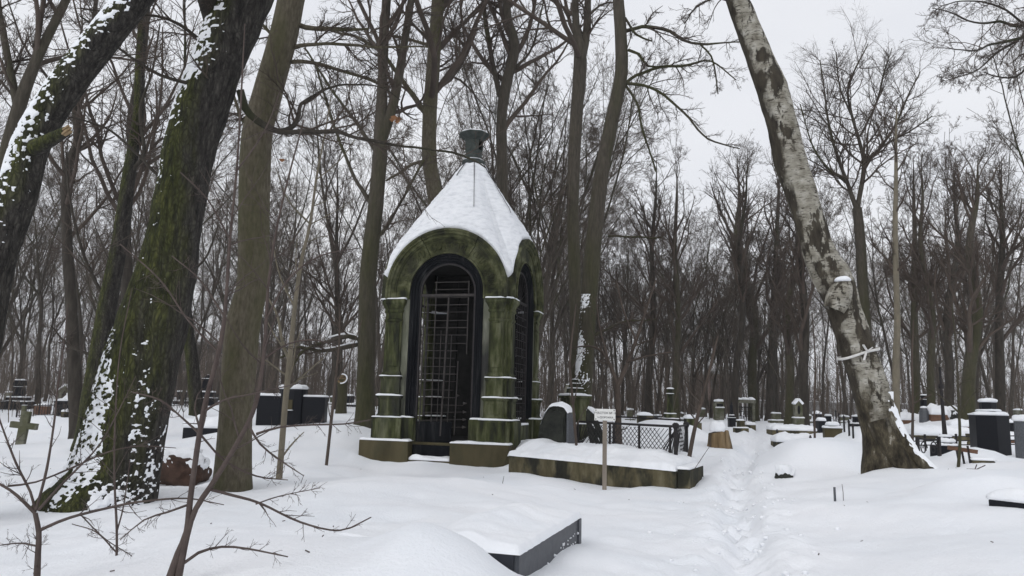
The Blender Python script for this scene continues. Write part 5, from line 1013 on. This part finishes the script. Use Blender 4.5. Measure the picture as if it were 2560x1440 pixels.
# slender pale trunk right of the birch, forked tree behind it
traced_tree('slender_tree', 'slender pale straight young trunk standing right of the birch', 19.5, [(2240, 1068, 19), (2240, 900, 17), (2243, 800, 15), (2238, 600, 13), (2240, 450, 10), (2240, 330, 6), (2242, 270, 3)], 'bark_pale', seed=10, crown=16, t0=.45, S=10, dens=.8, flen=.5)
traced_tree('spreading_tree', 'tree with two spreading yellowish limbs against the sky right of the birch', 34, [(2175, 1050, 34), (2165, 850, 28), (2150, 600, 25), (2143, 520, 23)], 'bark_brown', seed=11, crown=0, S=12,
    limbs=[[(2143, 525, 13), (2115, 450, 10), (2090, 380, 8), (2070, 300, 6), (2060, 220, 4), (2050, 150, 3)], [(2143, 525, 13), (2160, 420, 12), (2150, 360, 9), (2130, 290, 7), (2120, 220, 6), (2150, 150, 4), (2170, 110, 2)], [(2160, 412, 10), (2200, 370, 8), (2240, 310, 6), (2265, 250, 5), (2300, 180, 3)], [(2115, 450, 7), (2070, 420, 6), (2030, 360, 4), (2000, 260, 3)], [(2150, 340, 6), (2190, 260, 5), (2210, 180, 4), (2230, 120, 2)], [(2200, 370, 6), (2270, 330, 4), (2330, 290, 3)], [(2130, 290, 6), (2100, 220, 4), (2090, 130, 3)]], dens=1.5, flen=1.25, lift=.05)
# trees filling the left edge
traced_tree('mossy_tree', 'mossy trunk half hidden behind the big mossy tree on its left', 19, [(228, 1042, 58), (248, 900, 50), (270, 760, 44), (300, 600, 38), (322, 440, 32), (345, 300, 28), (350, 150, 24)], 'bark_linden', H=17, seed=12, crown=14, t0=.5, S=16, fl=(.5, .2),
    limbs=[[(225, 885, 7), (180, 870, 6), (150, 845, 5), (128, 815, 3)], [(268, 760, 10), (210, 640, 8), (175, 500, 6), (165, 380, 4)], [(322, 440, 12), (360, 380, 10), (350, 280, 8), (380, 180, 6), (400, 60, 4)]])
traced_tree('thin_tree', 'bent forked tree with pale edges at the upper left corner', 14, [(-110, 1060, 44), (-75, 800, 40), (-10, 500, 36), (38, 300, 34), (75, 190, 30), (110, 110, 24), (165, 0, 20)], 'bark_brown', H=14, seed=13, crown=12, t0=.55, S=14, limbs=[[(45, 285, 20), (18, 130, 18), (0, 40, 16), (-10, -60, 12)], [(78, 180, 10), (100, 80, 8), (110, 0, 6)]])
traced_tree('thin_tree', 'curved dark trunk between the leaning snowy trunk and the mossy tree', 22, [(190, 1030, 32), (180, 800, 28), (165, 560, 24), (170, 420, 22), (195, 350, 20), (190, 260, 18), (225, 120, 14), (240, 0, 10)], 'bark_dark', H=15, seed=14, crown=14, t0=.4, S=12, flen=.8)
traced_tree('thin_tree', 'mossy trunk with snowy edge seen between the big tree and the smooth trunk', 27, [(492, 1027, 34), (480, 900, 30), (470, 820, 28), (455, 640, 24), (460, 400, 20)], 'bark_linden', H=17, seed=15, crown=16, t0=.45, S=12)
traced_tree('thin_tree', 'dark trunk crossing behind the big mossy tree with upright limbs', 24, [(310, 1030, 30), (318, 700, 26), (315, 560, 24), (330, 420, 22), (328, 300, 20), (360, 120, 16), (370, 0, 12)], 'bark_dark', H=18, seed=16, crown=18, t0=.35, S=12, flen=.8)
# trunks standing clear right of the mausoleum and right of the birch
for i, (u, vb, Y, w, lab) in enumerate(((1305, 1000, 36, 18, 'thin dark wavy trunk just right of the mausoleum roof'), (1835, 1048, 40, 20, 'straight dark trunk directly left of the stone portal'), (1885, 1050, 58, 26, 'dark trunk at the left side of the path end'), (1925, 1050, 56, 24, 'dark trunk at the right side of the path end'),
                                        (1972, 1052, 36, 22, 'brown trunk just left of the tall gabled monument'), (2010, 1055, 34, 26, 'thick brown trunk behind the tall gabled monument'), (2330, 1060, 32, 20, 'brown trunk behind the iron pole'), (2372, 1064, 30, 22, 'greenish trunk behind the iron pole'), (2420, 1070, 27, 34, 'thick dark green trunk left of the big black monument'), (2500, 1060, 33, 24, 'dark trunk behind the big black monument'), (2290, 1058, 36, 22, 'brown trunk right of the slender pale trunk'), (840, 1040, 34, 18, 'thin trunk left of the forked tree'), (1690, 1050, 40, 20, 'thin trunk behind the lattice fence end'), (1620, 1048, 42, 20, 'thin trunk behind the lattice fence middle'))):
    rr_ = random.Random(i); du = rr_.uniform(-40, 40); e_ = rr_.uniform(-15, 15)
    traced_tree('straight_tree', lab, Y, [(u, vb, w), (u - du * .15, 930, w * .9), (u - du * .4 + e_, 780, w * .75), (u - du * .8 - e_, 620, w * .55), (u - du, 500, w * .34), (u - du * 1.1, 430, w * .14), (u - du * 1.15, 390, w * .05)], 'bark_dark' if i % 2 else 'bark_brown', H=None, seed=40 + i, crown=20, t0=.25, S=10, flen=.8, step=.4, dens=1.0, ang=.5, lift=.05)
# branches hanging in from a tree beyond the right edge
traced_tree('overhanging_tree', 'tree beyond the right edge whose drooping twigs hang into the upper right corner', 13, [(2760, 1100, 70), (2750, 700, 60), (2740, 300, 52), (2735, 0, 46)], 'bark_dark', H=15, seed=17, crown=6, t0=.75, S=16, dens=1.0, lift=-.06, flen=.8,
    limbs=[[(2735, 60, 26), (2650, 20, 18), (2560, 62, 9), (2500, 52, 7), (2450, 60, 5), (2390, 40, 4), (2330, 20, 2)], [(2738, 150, 22), (2640, 90, 14), (2550, 95, 8), (2480, 110, 6), (2420, 130, 4), (2340, 120, 2)], [(2560, 92, 7), (2500, 130, 6), (2450, 170, 4), (2370, 200, 2)], [(2640, 90, 12), (2600, 130, 8), (2540, 190, 5), (2460, 180, 3)], [(2560, 60, 7), (2500, 20, 5), (2420, 0, 4), (2340, 25, 2)]])

# ---------------------------------------------------------------- saplings in the foreground
def sapling(name, label, Y, lines, seed, mat='twig_near', twigs=7, ln=.16, root_i=0, dyk=.12, minr=.0016):
    rng = np.random.default_rng(seed); Ps = []
    for i, l_ in enumerate(lines):
        dy = 0 if i <= root_i else rng.uniform(-dyk, dyk) / max(1, len(l_) - 1) * 2
        Q = px_line(l_, Y, dy)
        if i <= root_i:
            zb = ground(Q[0, 0], Q[0, 1]); d = Q[1, :3] - Q[0, :3]; d /= np.linalg.norm(d)
            if Q[0, 2] > zb - .05: Q = np.vstack([[*(Q[0, :3] - d * (Q[0, 2] - zb + .1) / max(.3, d[2])), Q[0, 3]], Q])
        Ps.append(resample(Q, .05 if Y < 8 else .12))
    base = np.array([Ps[0][0, 0], Ps[0][0, 1], ground(Ps[0][0, 0], Ps[0][0, 1])]); t = thing(name, label, 'sapling', tuple(base))
    v, q = merge([bark_tube(P_, 8, seed + i, .06, 9) for i, P_ in enumerate(Ps[:root_i + 1])]); link('stem', mesh_np('stem', v - base, q, True, mat), t)
    tw = [bark_tube(P_, 6, seed + i, .06, 9) for i, P_ in enumerate(Ps[root_i + 1:])]
    F_ = np.array([fixed_n(P_, 12) for P_ in Ps]); pl = [dict(c=twigs, t0=.2, t1=.9, ang=.8, lr=ln * 1.3, N=7, wob=.10, trop=.03, rr=.5, minr=minr), dict(c=2, t0=.1, t1=.8, ang=.7, lr=.42, N=5, wob=.08, trop=.02, rr=.6, minr=minr * .8), dict(c=1, t0=.2, t1=.8, ang=.7, lr=.3, N=3, wob=.06, trop=.02, rr=.7, minr=minr * .7, lmin=.02)]
    tw += twig_levels(rng, F_[:, :, :3], F_[:, :, 3], pl)[0]; v, q = merge(tw); tag(link('twigs', mesh_np('twigs', v - base, q, True, mat), t), kind='stuff'); return t
sapling('sapling', 'forked bare sapling in the lower left corner', 4.5, [[(92, 1450, 15), (95, 1380, 13), (97, 1330, 12), (88, 1283, 11)], [(88, 1283, 10), (60, 1255, 9), (25, 1225, 7), (-20, 1200, 6)], [(88, 1278, 8), (76, 1230, 7), (41, 1160, 6), (10, 1080, 5), (-15, 1010, 4)], [(90, 1275, 7), (117, 1172, 6), (137, 1043, 5), (143, 980, 4), (160, 860, 3), (170, 760, 2)], [(96, 1275, 7), (150, 1215, 6), (190, 1175, 5), (250, 1110, 4), (300, 1020, 3), (340, 940, 2)], [(98, 1326, 8), (175, 1294, 7), (292, 1265, 6), (362, 1253, 5), (467, 1246, 4), (560, 1262, 2)], [(20, 1215, 6), (90, 1205, 5), (190, 1165, 5), (270, 1130, 4), (350, 1115, 3), (440, 1120, 2)], [(92, 1365, 5), (50, 1358, 4), (0, 1363, 3)], [(200, 1285, 4), (260, 1345, 3), (330, 1390, 2)]], 61, twigs=11, ln=.17)
sapling('sapling', 'taller double-stemmed bare sapling in the left foreground before the smooth trunk', 4.2, [[(424, 1450, 22), (446, 1385, 19), (467, 1329, 17), (475, 1253, 15), (496, 1102, 14), (513, 1008, 13), (548, 874, 12), (563, 775, 10), (575, 600, 8), (592, 420, 6), (603, 240, 5), (612, 60, 3)], [(445, 1450, 19), (467, 1340, 16), (490, 1271, 14), (525, 1218, 13), (583, 1125, 12), (636, 1020, 11), (659, 892, 10), (671, 717, 8), (690, 580, 6), (722, 440, 5), (760, 300, 3)],
    [(455, 1411, 9), (496, 1382, 8), (554, 1367, 6), (620, 1372, 5), (720, 1392, 3)], [(520, 1222, 8), (580, 1238, 7), (650, 1258, 6), (750, 1305, 5), (850, 1326, 4), (928, 1293, 3)], [(640, 1085, 7), (700, 1068, 6), (780, 1062, 5), (860, 1060, 4), (925, 1050, 3)], [(508, 1030, 7), (560, 1000, 5), (630, 985, 4), (740, 960, 3)], [(500, 1085, 7), (450, 1040, 5), (400, 1000, 5), (330, 980, 3)], [(500, 1085, 6), (560, 1150, 5), (640, 1190, 4), (720, 1200, 2)], [(620, 1060, 7), (650, 1110, 5), (700, 1150, 4), (760, 1190, 2)],
    [(545, 880, 6), (470, 800, 5), (400, 700, 4), (300, 610, 3)], [(560, 790, 6), (500, 700, 4), (430, 640, 3)], [(665, 800, 6), (720, 700, 5), (800, 640, 4), (900, 620, 2)], [(655, 900, 6), (720, 860, 5), (790, 850, 4), (850, 870, 2)], [(575, 600, 5), (520, 500, 4), (450, 430, 3)], [(590, 430, 5), (660, 330, 4), (700, 230, 2)], [(475, 1260, 6), (420, 1280, 5), (360, 1300, 4), (300, 1350, 2)], [(640, 1260, 4), (700, 1240, 3), (800, 1220, 2)]], 62, root_i=1, twigs=11, ln=.15)
sapling('sapling', 'single thin bare stem between the two foreground saplings', 5.4, [[(290, 1440, 7), (292, 1330, 6), (286, 1190, 5), (288, 1050, 4), (300, 880, 3), (330, 720, 2)], [(292, 1330, 4), (310, 1260, 3), (325, 1150, 2)], [(290, 1380, 4), (240, 1330, 3), (180, 1310, 2)]], 63, twigs=5)
t = sapling('young_tree', 'pale beige forked young stem rising between smooth trunk and mausoleum', 13.0, [[(697, 1203, 17), (704, 1120, 15), (712, 1020, 15), (722, 920, 14), (728, 860, 13), (738, 760, 11), (752, 660, 10), (775, 560, 8), (792, 440, 6), (815, 320, 4), (830, 220, 2)], [(724, 905, 9), (705, 850, 8), (690, 780, 6), (640, 700, 4), (610, 640, 2)], [(738, 770, 6), (700, 690, 4), (680, 600, 2)], [(775, 560, 5), (720, 500, 4), (690, 420, 2)], [(790, 450, 4), (850, 400, 3), (900, 330, 2)], [(700, 1150, 5), (730, 1110, 4), (760, 1080, 2)]], 64, mat='bark_pale', twigs=9, ln=.13, dyk=.4, minr=.003)
sapling('sapling', 'dark thin leaning stem at the right end of the lattice fence', 14.6, [[(1722, 1150, 11), (1735, 1080, 10), (1752, 1010, 9), (1768, 950, 7), (1785, 880, 6), (1795, 840, 3)], [(1752, 1010, 4), (1720, 970, 3), (1700, 900, 2)]], 65, mat='twig', twigs=6, dyk=.3, minr=.003)
sapling('sapling', 'dark forked young tree growing behind the lattice fence', 18.5, [[(1546, 1110, 20), (1545, 1030, 15), (1544, 960, 14)], [(1544, 962, 11), (1522, 905, 9), (1500, 875, 7), (1470, 865, 5), (1430, 870, 3)], [(1546, 962, 12), (1570, 905, 10), (1590, 850, 8), (1610, 790, 6), (1640, 700, 4)], [(1570, 905, 6), (1620, 890, 5), (1680, 880, 3)], [(1590, 850, 6), (1560, 780, 5), (1540, 700, 3)], [(1522, 905, 6), (1500, 820, 4), (1490, 740, 2)]], 66, mat='twig', twigs=9, ln=.28, dyk=.8, minr=.004)
sapling('sapling', 'thin dark stem left of the rough headstone by the mausoleum base', 15.3, [[(1440, 1100, 7), (1430, 980, 6), (1425, 900, 5), (1440, 760, 3)]], 67, mat='twig', twigs=8, minr=.003)
sapling('sapling', 'thin upright stem in the snow right of the pale young stem', 16, [[(825, 1080, 8), (838, 960, 7), (848, 860, 5), (850, 760, 3)], [(838, 960, 4), (870, 900, 3), (905, 800, 2)]], 68, mat='twig', twigs=8, dyk=.4, minr=.003)
sapling('sapling', 'thin grey stem standing before the iron pole right of the birch', 13.2, [[(2395, 1180, 8), (2400, 1100, 7), (2396, 1000, 6), (2392, 900, 5), (2380, 760, 3)], [(2396, 1030, 5), (2350, 990, 3), (2300, 960, 2)], [(2398, 1040, 5), (2420, 1000, 3), (2450, 970, 2)]], 69, mat='bark_brown', twigs=6, dyk=.3, minr=.003)
sapling('sapling', 'thin bare stem directly right of the birch root', 15.5, [[(2281, 1100, 7), (2282, 1000, 6), (2280, 900, 5), (2284, 800, 3)], [(2281, 1010, 4), (2300, 1000, 3), (2330, 985, 2)]], 70, mat='twig', twigs=6, dyk=.3, minr=.003)
sapling('sapling', 'very thin dark stem in front of the gabled monument', 19, [[(2037, 1110, 6), (2036, 1000, 5), (2038, 900, 4), (2030, 780, 3)]], 71, mat='twig', twigs=7, minr=.003)
for (u, v_, Y, du, dv, lab) in ((1254, 1222, 11.5, 6, -32, 'single dark twig stuck upright in the snow before the mausoleum'), (752, 1208, 12.2, 8, -22, 'dark twig stub in the snow right of the pale stem'), (1738, 1170, 13.2, 40, -60, 'thin dry twig leaning right of the grave kerb')):
    s_ = thing('dry_twig', lab, 'twig', placeuv(u, v_, Y)); lo = np.array(s_.location); e_ = at(u + du, v_ + dv, Y); f_ = at(u, v_, Y); v, q = one_tube(np.array([[*(f_ - (e_ - f_) * .3 - lo), .006], [*((e_ + f_) / 2 - lo), .005], [*(e_ - lo), .003]]), 5); link('stem', mesh_np('stem', v, q, True, 'twig_near'), s_)
s_ = thing('fallen_twig', 'forked fallen twig lying on the snow before the big black monument', 'twig', placeuv(2440, 1165, 12.5)); lo = np.array(s_.location); m = []
for pts in (((2416, 1156), (2440, 1157), (2462, 1147)), ((2441, 1145), (2436, 1158), (2430, 1168))): m.append(one_tube(np.array([[*(at(a_, b_, 12.4) - lo), .008] for a_, b_ in pts]), 5))
v, q = merge(m); v[:, 2] += -v[:, 2].min(); link('stem', mesh_np('stem', v, q, True, 'twig_near'), s_)

# ---------------------------------------------------------------- the wood behind: copies of a few bare trees
def proto(seed, H, r, lead, crown, c2, c3, c4, mat='bark_far', low=.3, spread=.36):
    """slender bare tree: a tapering stem that divides into ascending leaders, then limbs and three orders of twigs"""
    rng = np.random.default_rng(seed); P = [np.array([0, 0, -.4, r * 1.3])]; d = np.array([0, 0, 1.0]); n = 12; Ht = H * .86
    for i in range(n):
        d = d + rng.normal(0, .06, 3) * (1, 1, 0); d /= np.linalg.norm(d); f = (i + 1) / n
        P.append(np.concatenate([P[-1][:3] + d * (Ht + .4) / n, [r * (1.12 if i == 0 else 1) * (1 - f) ** 1.1 + .008]]))
    P = resample(np.array(P), .5); tr = [bark_tube(P, 8, seed, .06, 1.5)]; F_ = fixed_n(P, 20)
    fp, fr_ = spawn(rng, F_[None, :, :3], F_[None, :, 3], lead, low, low + .42, spread * 1.25, .80, 20, .06, .02, .75, minr=.02, tl=.55); tr.append(tubes(fp, fr_, 6))
    ap = np.concatenate([F_[None, :, :3], fp]); ar = np.concatenate([F_[None, :, 3], fr_])
    lp, lrd = spawn(rng, ap, ar, crown, low * .9, 1, .72, .42, 8, .09, .05, .42, minr=.011, tl=.6); tr.append(tubes(lp, lrd, 4))
    pl = [dict(c=c2, t0=.12, t1=1, ang=.62, lr=.55, N=6, wob=.12, trop=.05, rr=.55, minr=.008), dict(c=c3, t0=.12, t1=1, ang=.6, lr=.55, N=4, wob=.15, trop=.04, rr=.6, minr=.0062), dict(c=c4, t0=.2, t1=1, ang=.6, lr=.5, N=2, wob=.17, trop=.03, rr=.65, minr=.005)]
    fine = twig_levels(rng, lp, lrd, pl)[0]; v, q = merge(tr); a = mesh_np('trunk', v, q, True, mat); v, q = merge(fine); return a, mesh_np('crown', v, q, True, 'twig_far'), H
PROTO = [proto(201, 19, .14, 3, 9, 7, 6, 5, low=.42), proto(202, 20, .16, 4, 7, 7, 6, 5, 'bark_far', low=.35), proto(203, 18, .12, 5, 6, 7, 6, 5, low=.22, spread=.3), proto(204, 20, .18, 5, 7, 7, 6, 5, low=.4, spread=.48), proto(205, 17, .10, 2, 11, 7, 6, 5, 'bark_far', low=.3), proto(206, 18, .13, 5, 6, 7, 6, 5, low=.15, spread=.28), proto(207, 14, .075, 4, 7, 7, 6, 5, low=.2)]
rng = np.random.default_rng(2024); placed = []
occupied = [(o.location.x, o.location.y) for o in COL.objects if o.parent is None and o.get('category') in ('tree', 'monument', 'tomb', 'portal', 'headstone', 'gravestone', 'mausoleum', 'tree stump')]
def region(x, y):
    u = 1280 + FPX * x / y
    return 'left' if u < 900 else ('behind the mausoleum' if u < 1420 else ('between mausoleum and path' if u < 1890 else 'right of the path'))
NW = {'left': 0, 'behind the mausoleum': 0, 'between mausoleum and path': 0, 'right of the path': 0}
tries = 0
while len(placed) < 295 and tries < 30000:
    tries += 1; Y = 26 + 74 * rng.random() ** .75; u = rng.uniform(-420, 2980)
    if len(placed) >= 250: u = rng.uniform(1470, 1960); Y = rng.uniform(52, 78)
    x = (u - 1280) / FPX * Y * 1.02
    if u > 1430 and u < 1960 and Y < 50: continue
    if u >= 1960 and u < 2560 and Y < 37: continue
    if u > 1440 and u < 1800 and Y < 56 and rng.random() < .5: continue
    if seg_dist(np.array([x]), np.array([Y]), PATH)[0] < 1.6: continue
    if any((x - a) ** 2 + (Y - b_) ** 2 < (1.5 if Y < 60 else 2.2) ** 2 for a, b_ in placed) or any((x - a) ** 2 + (Y - b_) ** 2 < 1.0 for a, b_ in occupied): continue
    i = int(rng.integers(0, 7)) if Y > 34 or rng.random() < .3 else int(rng.integers(0, 6)); tm, cm, hh = PROTO[i]; rgn = region(x, Y); z = ground(x, Y)
    s = rng.uniform(.82, 1.12)
    if 1430 < u < 1960: s *= .84
    if u >= 2250 and Y < 60: s *= .85
    lean = rng.normal(0, .035, 2); near = 'near' if Y < 50 else 'far'
    kindw = ('high-branching', 'brownish forked', 'slim many-stemmed', 'stout spreading', 'thin brownish straight', 'low-forking slim', 'small thin')[i]
    zone = 'at the far left' if u < 330 else ('behind the big mossy tree' if u < 700 else ('left of the mausoleum' if u < 930 else ('behind the mausoleum' if u < 1420 else ('between mausoleum and path' if u < 1890 else ('behind the birch' if u < 2230 else 'at the far right')))))
    t = thing('bare_tree', f'{kindw} bare tree in the {near} wood {zone}', 'tree', (x, Y, z), 0, f'{kindw} {near} trees {zone}'); t.rotation_euler = (lean[0], lean[1], rng.uniform(0, 6.28)); t.scale = (s, s, s * rng.uniform(.95, 1.1))
    for nm, me in (('trunk', tm), ('crown', cm)):
        c = bpy.data.objects.new(nm, me); COL.objects.link(c); c.parent = t
    placed.append((x, Y))
# far wood as one mass, and the low thicket of shoots between the trunks
rng = np.random.default_rng(31); B = 700; xs = rng.uniform(-115, 115, B); ys = rng.uniform(102, 150, B); hh = rng.uniform(8, 17, B); st = np.column_stack([xs, ys, zg(xs, ys) - .3]); pts = st[:, None, :] + np.linspace(0, 1, 8)[None, :, None] * np.column_stack([rng.normal(0, .7, B), rng.normal(0, .7, B), hh])[:, None, :]
pts[:, 1:, :2] += np.cumsum(rng.normal(0, .12, (B, 7, 2)), 1); rad = np.linspace(.15, .02, 8)[None] * rng.uniform(.6, 1.2, (B, 1)); out = [tubes(pts, rad, 4)]
o2, _ = twig_levels(rng, pts, rad, [dict(c=13, t0=.15, t1=1, ang=.6, lr=.28, N=3, wob=.15, trop=.07, rr=.5, minr=.025, tl=.5), dict(c=5, t0=.15, t1=1, ang=.65, lr=.45, N=2, wob=.2, trop=.05, rr=.6, minr=.015)]); v, q = merge(out + o2)
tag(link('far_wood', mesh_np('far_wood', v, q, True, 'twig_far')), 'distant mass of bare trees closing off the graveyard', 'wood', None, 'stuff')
B = 2900; ys = 30 + 62 * rng.random(B) ** .8; us = rng.uniform(-300, 2860, B); xs = (us - 1280) / FPX * ys; ok = seg_dist(xs, ys, PATH) > 2.2; ok &= ~((us > 1440) & (ys < 40) & (rng.random(B) < .6)); ok &= ~((us > 1850) & (rng.random(B) < .45)); xs, ys = xs[ok], ys[ok]; B = len(xs)
hh = rng.uniform(.8, 4.6, B) * np.clip(ys / 40, .7, 1.6); st = np.column_stack([xs, ys, zg(xs, ys) - .1]); pts = st[:, None, :] + np.linspace(0, 1, 6)[None, :, None] * np.column_stack([rng.normal(0, .35, B), rng.normal(0, .35, B), hh])[:, None, :]
pts[:, 1:, :2] += np.cumsum(rng.normal(0, .05, (B, 5, 2)), 1); rad = np.linspace(.016, .006, 6)[None] * rng.uniform(.7, 1.5, (B, 1)); out = [tubes(pts, rad, 3)]
o2, _ = twig_levels(rng, pts, rad, [dict(c=6, t0=.15, t1=1, ang=.6, lr=.42, N=3, wob=.18, trop=.08, rr=.6, minr=.0065), dict(c=3, t0=.2, t1=1, ang=.65, lr=.5, N=2, wob=.2, trop=.05, rr=.7, minr=.0045)]); v, q = merge(out + o2)
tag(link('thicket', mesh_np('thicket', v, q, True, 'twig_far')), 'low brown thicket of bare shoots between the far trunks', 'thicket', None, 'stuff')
B = 1500; xs = rng.uniform(-110, 110, B); ys = rng.uniform(88, 140, B); hh = rng.uniform(2, 6, B); ok = seg_dist(xs, ys, PATH) > 2; xs, ys, hh = xs[ok], ys[ok], hh[ok]; B = len(xs)
st = np.column_stack([xs, ys, zg(xs, ys) - .1]); pts = st[:, None, :] + np.linspace(0, 1, 4)[None, :, None] * np.column_stack([rng.normal(0, .5, B), rng.normal(0, .5, B), hh])[:, None, :]; rad = np.linspace(.03, .012, 4)[None] * rng.uniform(.7, 1.5, (B, 1)); out = [tubes(pts, rad, 3)]
o2, _ = twig_levels(rng, pts, rad, [dict(c=7, t0=.05, t1=1, ang=.6, lr=.45, N=3, wob=.18, trop=.08, rr=.6, minr=.012), dict(c=3, t0=.2, t1=1, ang=.65, lr=.5, N=2, wob=.2, trop=.05, rr=.7, minr=.009)]); v, q = merge(out + o2)
tag(link('far_thicket', mesh_np('far_thicket', v, q, True, 'twig_far')), 'brown undergrowth at the foot of the distant wood', 'thicket', None, 'stuff')
# dry leaves caught in the branches
for i, (u, v_, Y, lab) in enumerate(((985, 298, 22.6, 'clump of dry brown leaves on the forked tree left of the mausoleum finial'), (706, 400, 12.8, 'orange dry leaf hanging by the pale young stem'), (1198, 40, 26.5, 'dry brown leaf high in the tree above the mausoleum finial'))):
    t = thing('dry_leaf', lab, 'leaf', tuple(at(u, v_, Y))); m = MB(); rl = random.Random(i)
    for j in range(5 if i == 0 else 2):
        c = Vector((rl.uniform(-.1, .1), rl.uniform(-.05, .05), rl.uniform(-.1, .08))) * (1.4 if i == 0 else .4); s = (.085 if i == 0 else .05) * rl.uniform(.7, 1.2) * (Y / 20 + .3)
        m.add([c + Vector((-s, 0, 0)), c + Vector((0, -.3 * s, -1.1 * s)), c + Vector((s, .1 * s, -.1 * s)), c + Vector((.1 * s, .25 * s, .5 * s))], [(0, 1, 3), (1, 2, 3)])
    m.part('blade', 'dead_leaf', t)

# crumbs of snow thrown up along the path, and bits of bark and twig lying on the snow
rl = np.random.default_rng(404); m = MB()
for i in range(260):
    f_ = rl.random() ** .8 * (len(PATH) - 3) + 1; a_, b_ = PATH[int(f_)], PATH[int(f_) + 1]; p = a_ + (b_ - a_) * (f_ % 1); x_ = p[0] + rl.normal(0, .38); y_ = p[1] + rl.normal(0, .3); s_ = rl.uniform(.008, .03); z_ = ground(x_, y_)
    m.poly(5, [(s_ * .7, z_ - s_ * .4), (s_, z_ + s_ * .2), (s_ * .6, z_ + s_ * .9)], rl.random() * 3, (x_, y_), 1, rl.uniform(.7, 1.2))
o = m.part('snow_crumbs', 'snow', None, True); tag(o, 'small crumbs of kicked-up snow along the trodden path', 'snow crumbs', None, 'stuff')
m = MB()
for i in range(45):
    Y_ = 4.2 + 14 * rl.random() ** 1.2; x_ = rl.uniform(-.66, .66) * Y_; z_ = ground(x_, Y_); a_ = rl.random() * 6.28; l_ = rl.uniform(.01, .035)
    m.bar((x_, Y_, z_ + .004), (x_ + l_ * math.cos(a_), Y_ + l_ * math.sin(a_), z_ + .012), rl.uniform(.003, .007))
o = m.part('bark_litter', 'twig_near', None); tag(o, 'tiny bits of bark and twig scattered on the snow', 'litter', None, 'stuff')

# ---------------------------------------------------------------- thin winter haze
hm = bpy.data.materials.new('haze'); hm.use_nodes = True; hn = hm.node_tree; hn.nodes.clear(); ho = hn.nodes.new('ShaderNodeOutputMaterial'); hv = hn.nodes.new('ShaderNodeVolumePrincipled')
hv.inputs['Color'].default_value = (.92, .93, .95, 1); hv.inputs['Density'].default_value = .0007; hv.inputs['Anisotropy'].default_value = .2; hn.links.new(hv.outputs[0], ho.inputs['Volume']); MATS['haze'] = hm
tag(MB().box(-760, 760, -210, 960, -2.0, 27).part('haze', 'haze'), 'thin pale winter haze over the graveyard', 'haze', None, 'stuff')
